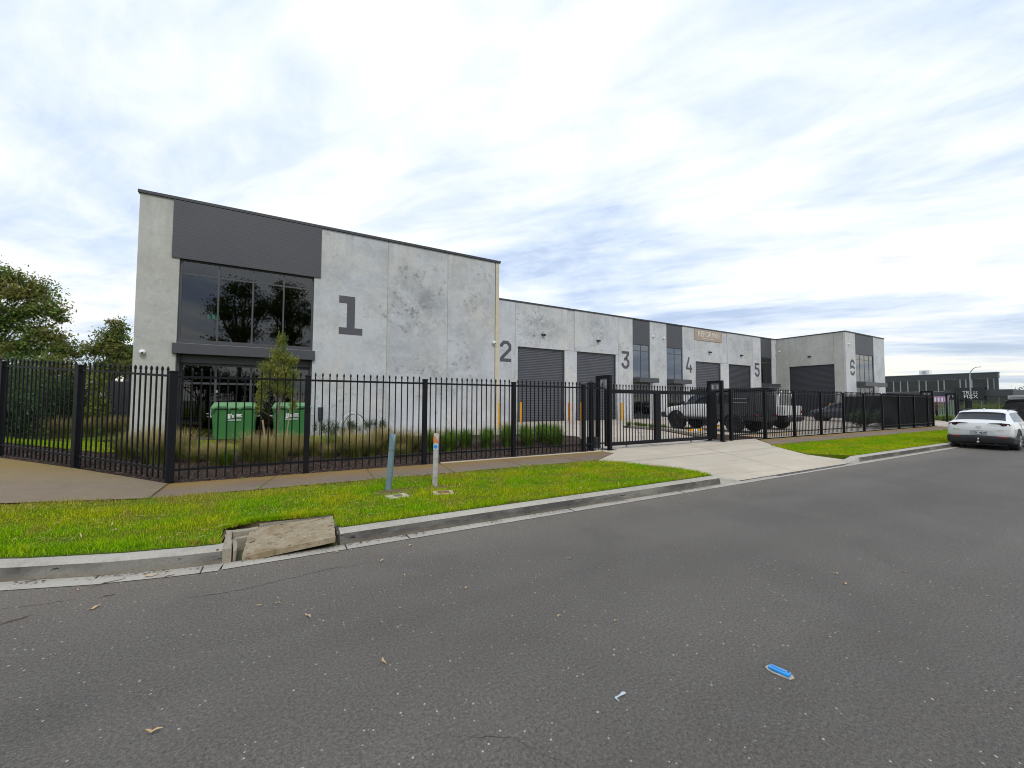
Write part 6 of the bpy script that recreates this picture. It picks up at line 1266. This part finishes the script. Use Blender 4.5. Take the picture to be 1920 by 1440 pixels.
# mulch chips
def scatter(poly, n, seed):
    g = np.random.default_rng(seed); p = np.array(poly); lo, hi = p.min(0), p.max(0); P = lo + g.random((n, 2)) * (hi - lo); return P[inpoly(P, poly)]
GZ = np.vectorize(gz)
P = scatter([(-1.67, 9.12), (3.3, 9.12), (8.2, 9.2), (9.2, 11.5), (4, 12.5), (-3.5, 13.4), (-6.0, 15), (-6.8, 14.2), (-5.1, 12.6), (-3.38, 11.0)], 42000, 3); n = len(P); g_ = np.random.default_rng(9)
c = np.c_[P, GZ(P[:, 0], P[:, 1]) + g_.random(n) * .018 - .012]; a = g_.normal(size=(n, 3)); a[:, 2] *= .25; a /= np.linalg.norm(a, axis=1)[:, None]; b = np.cross(a, g_.normal(size=(n, 3)) * .3 + [0, 0, 1]); b /= np.linalg.norm(b, axis=1)[:, None]; L_ = (.02 + .05 * g_.random(n))[:, None]; W_ = L_ * (.25 + .3 * g_.random(n))[:, None]
tag(arrobj('bark_mulch', np.stack([c - a * L_ / 2, c + b * W_ / 2, c + a * L_ / 2, c - b * W_ / 2], 1).reshape(-1, 3), np.arange(4 * n).reshape(-1, 4), M_CHIP), 'brown bark mulch chips covering the garden bed along the fence', 'mulch', kind='stuff')
# lawn blades
def lawn(name, poly, n, seed, hmin, hmax, wd, zf, label, thin=()):
    P = scatter(poly, n, seed); g = np.random.default_rng(seed + 1)
    for (x, y, r) in thin:
        d = np.hypot((P[:, 0] - x) / 1.3, (P[:, 1] - y) / .8); P = P[(d > r * (.15 + .95 * g.random(len(P)))) ]
    m_ = len(P); z = zf(P); h = hmin + (hmax - hmin) * g.random(m_) ** 1.5; h *= 1 + .5 * np.sin(P[:, 0] * 3.1 + P[:, 1] * 2.3) * np.sin(P[:, 1] * 5.7 - P[:, 0]); a = g.random(m_) * 6.283; tl = .75 * g.random(m_) * h * 1.2; a2 = g.random(m_) * 6.283
    b0 = np.c_[P[:, 0] - np.cos(a) * wd / 2, P[:, 1] - np.sin(a) * wd / 2, z]; b1 = np.c_[P[:, 0] + np.cos(a) * wd / 2, P[:, 1] + np.sin(a) * wd / 2, z]; tp = np.c_[P[:, 0] + np.cos(a2) * tl, P[:, 1] + np.sin(a2) * tl, z + h]
    V = np.stack([b0, b1, tp], 1).reshape(-1, 3); return tag(arrobj(name, V, np.arange(3 * m_).reshape(-1, 3), M_BLADE), label, 'grass', kind='stuff')
zL = lambda P: GZ(P[:, 0], P[:, 1]) - .014
VN = [(-.52, 5.15), (-.54, 5.73), (-.2, 5.91), (.67, 5.80), (.66, 5.13), (7.62, 5.13), (7.75, 5.9), (6.95, 7.80), (1.0, 7.88), (-1.65, 7.93), (-3.2, 8.08), (-5.2, 9.3), (-6.6, 10.5), (-8.5, 10.0)] + offs(KC[3:], .18)
lawn('lawn_grass', VN, 470000, 31, .015, .062, .0070, zL, 'vivid green mown grass on the verge between kerb and path, left of the driveway', thin=DIRT)
lawn('lawn_grass', [(13.95, 5.13), (36.6, 5.13), (36.6, 7.6), (14.7, 7.74), (13.25, 5.95)], 200000, 33, .02, .05, .011, lambda P: np.full(len(P), .148), 'vivid green mown grass on the verge right of the driveway')
lawn('lawn_grass', [(-6.5, 15.6), (-3.8, 13.6), (-1.0, 14.6), (2.8, 15.9), (3.2, 18.3), (-4.6, 18.3), (-6.9, 21.0), (-8.9, 19.0)], 90000, 35, .03, .08, .012, zL, 'small lawn around the bins at the unit 1 entrance')
# taller tufts where the mower misses: along the kerb, the slab and the posts
Pt = []
g_ = np.random.default_rng(77)
for (x0, y0, x1, y1, n) in ((.66, 5.17, 7.6, 5.17, 2600), (-.54, 5.73, -.2, 5.9, 500), (-.2, 5.88, .66, 5.76, 1300), (-4.2, 6.66, -.5, 5.17, 1500), (.65, 5.2, .68, 5.8, 600), (13.3, 5.95, 14.9, 7.7, 300), (7.7, 5.9, 6.95, 7.8, 500)):
    t_ = g_.random(n)[:, None]; Pt.append(np.array([[x0, y0]]) * (1 - t_) + np.array([[x1, y1]]) * t_ + g_.normal(size=(n, 2)) * .022)
P = np.concatenate(Pt); m_ = len(P); z = GZ(P[:, 0], P[:, 1]) - .015; h = .04 + .05 * g_.random(m_); a = g_.random(m_) * 6.283; a2 = g_.random(m_) * 6.283; wd = .007
V = np.stack([np.c_[P[:, 0] - np.cos(a) * wd / 2, P[:, 1] - np.sin(a) * wd / 2, z], np.c_[P[:, 0] + np.cos(a) * wd / 2, P[:, 1] + np.sin(a) * wd / 2, z], np.c_[P[:, 0] + np.cos(a2) * h * .6, P[:, 1] + np.sin(a2) * h * .6, z + h]], 1).reshape(-1, 3)
tag(arrobj('edge_grass', V, np.arange(3 * m_).reshape(-1, 3), M_BLADE), 'longer grass along the kerb and around the broken slab', 'grass', kind='stuff')
# pale straw bits on the verge
P = scatter(VN, 1900, 55); n = len(P); c = np.c_[P, GZ(P[:, 0], P[:, 1]) + .028]; a = g_.normal(size=(n, 3)); a[:, 2] *= .15; a /= np.linalg.norm(a, axis=1)[:, None]; b = np.cross(a, [0, 0, 1.]); L_ = (.02 + .07 * g_.random(n))[:, None]; W_ = L_ * .16
tag(arrobj('straw_litter', np.stack([c - a * L_ / 2, c + b * W_ / 2, c + a * L_ / 2, c - b * W_ / 2], 1).reshape(-1, 3), np.arange(4 * n).reshape(-1, 4), M_DRYLEAF), 'dry straw and leaf bits scattered over the mown grass', 'leaf litter', kind='stuff')
# silt, leaf bits and twigs washed along the gutter
g_ = np.random.default_rng(5); n = 2600; x = -2.0 + 16 * g_.random(n) ** 1.1; ky = np.interp(x, KX + [0.62], KY + [4.95]); clump = (np.sin(x * 2.1) + np.sin(x * 5.3 + 1) > -.3) | (g_.random(n) < .25)
x, ky = x[clump], ky[clump]; n = len(x); P = np.c_[x, ky - .012 - np.abs(g_.normal(size=n)) * .045]; c = np.c_[P, np.full(n, .0085) + .004 * g_.random(n)]; a = g_.normal(size=(n, 3)); a[:, 2] *= .12; a[:, 0] *= 1.6; a /= np.linalg.norm(a, axis=1)[:, None]; b = np.cross(a, [0, 0, 1.]); L_ = (.006 + .028 * g_.random(n) ** 2)[:, None]; W_ = L_ * (.2 + .5 * g_.random(n))[:, None]
tag(arrobj('gutter_debris', np.stack([c - a * L_ / 2, c + b * W_ / 2, c + a * L_ / 2, c - b * W_ / 2], 1).reshape(-1, 3), np.arange(4 * n).reshape(-1, 4), M_CHIP), 'fine brown grit and leaf bits lying along the gutter', 'debris', kind='stuff')
# low weeds breaking up the verge and the path joints
g_ = np.random.default_rng(6); V, F = [], []
W0 = [tuple(p) for p in scatter(VN, 70, 91)] + [(-.28, 7.95), (1.57, 7.9), (3.14, 7.9), (-1.64, 8.0), (4.82, 7.85), (2.2, 9.07), (.9, 9.08), (-.6, 9.09), (8.3, 9.1), (-.5, 5.75), (.66, 5.3)]
for (x, y) in W0:
    z0 = gz(x, y) + .004; r0 = g_.uniform(.02, .05)
    for k in range(9):
        an = g_.uniform(0, 6.283); d = np.array([math.cos(an), math.sin(an), 0]); sd_ = np.array([-d[1], d[0], 0]) * r0 * .26; b0 = np.array([x, y, z0]); m1 = b0 + d * r0 * .55 + [0, 0, r0 * .5]; tp = b0 + d * r0 + [0, 0, r0 * .25]
        k0 = len(V); V += [b0, m1 - sd_, tp, m1 + sd_]; F.append((k0, k0 + 1, k0 + 2, k0 + 3))
tag(arrobj('low_weeds', V, F, leafm('weed_leaves', (0.16, 0.34, 0.02), (0.26, 0.40, 0.05), 6)), 'low broad leaved weeds dotted through the verge and path joints', 'weeds', kind='stuff')
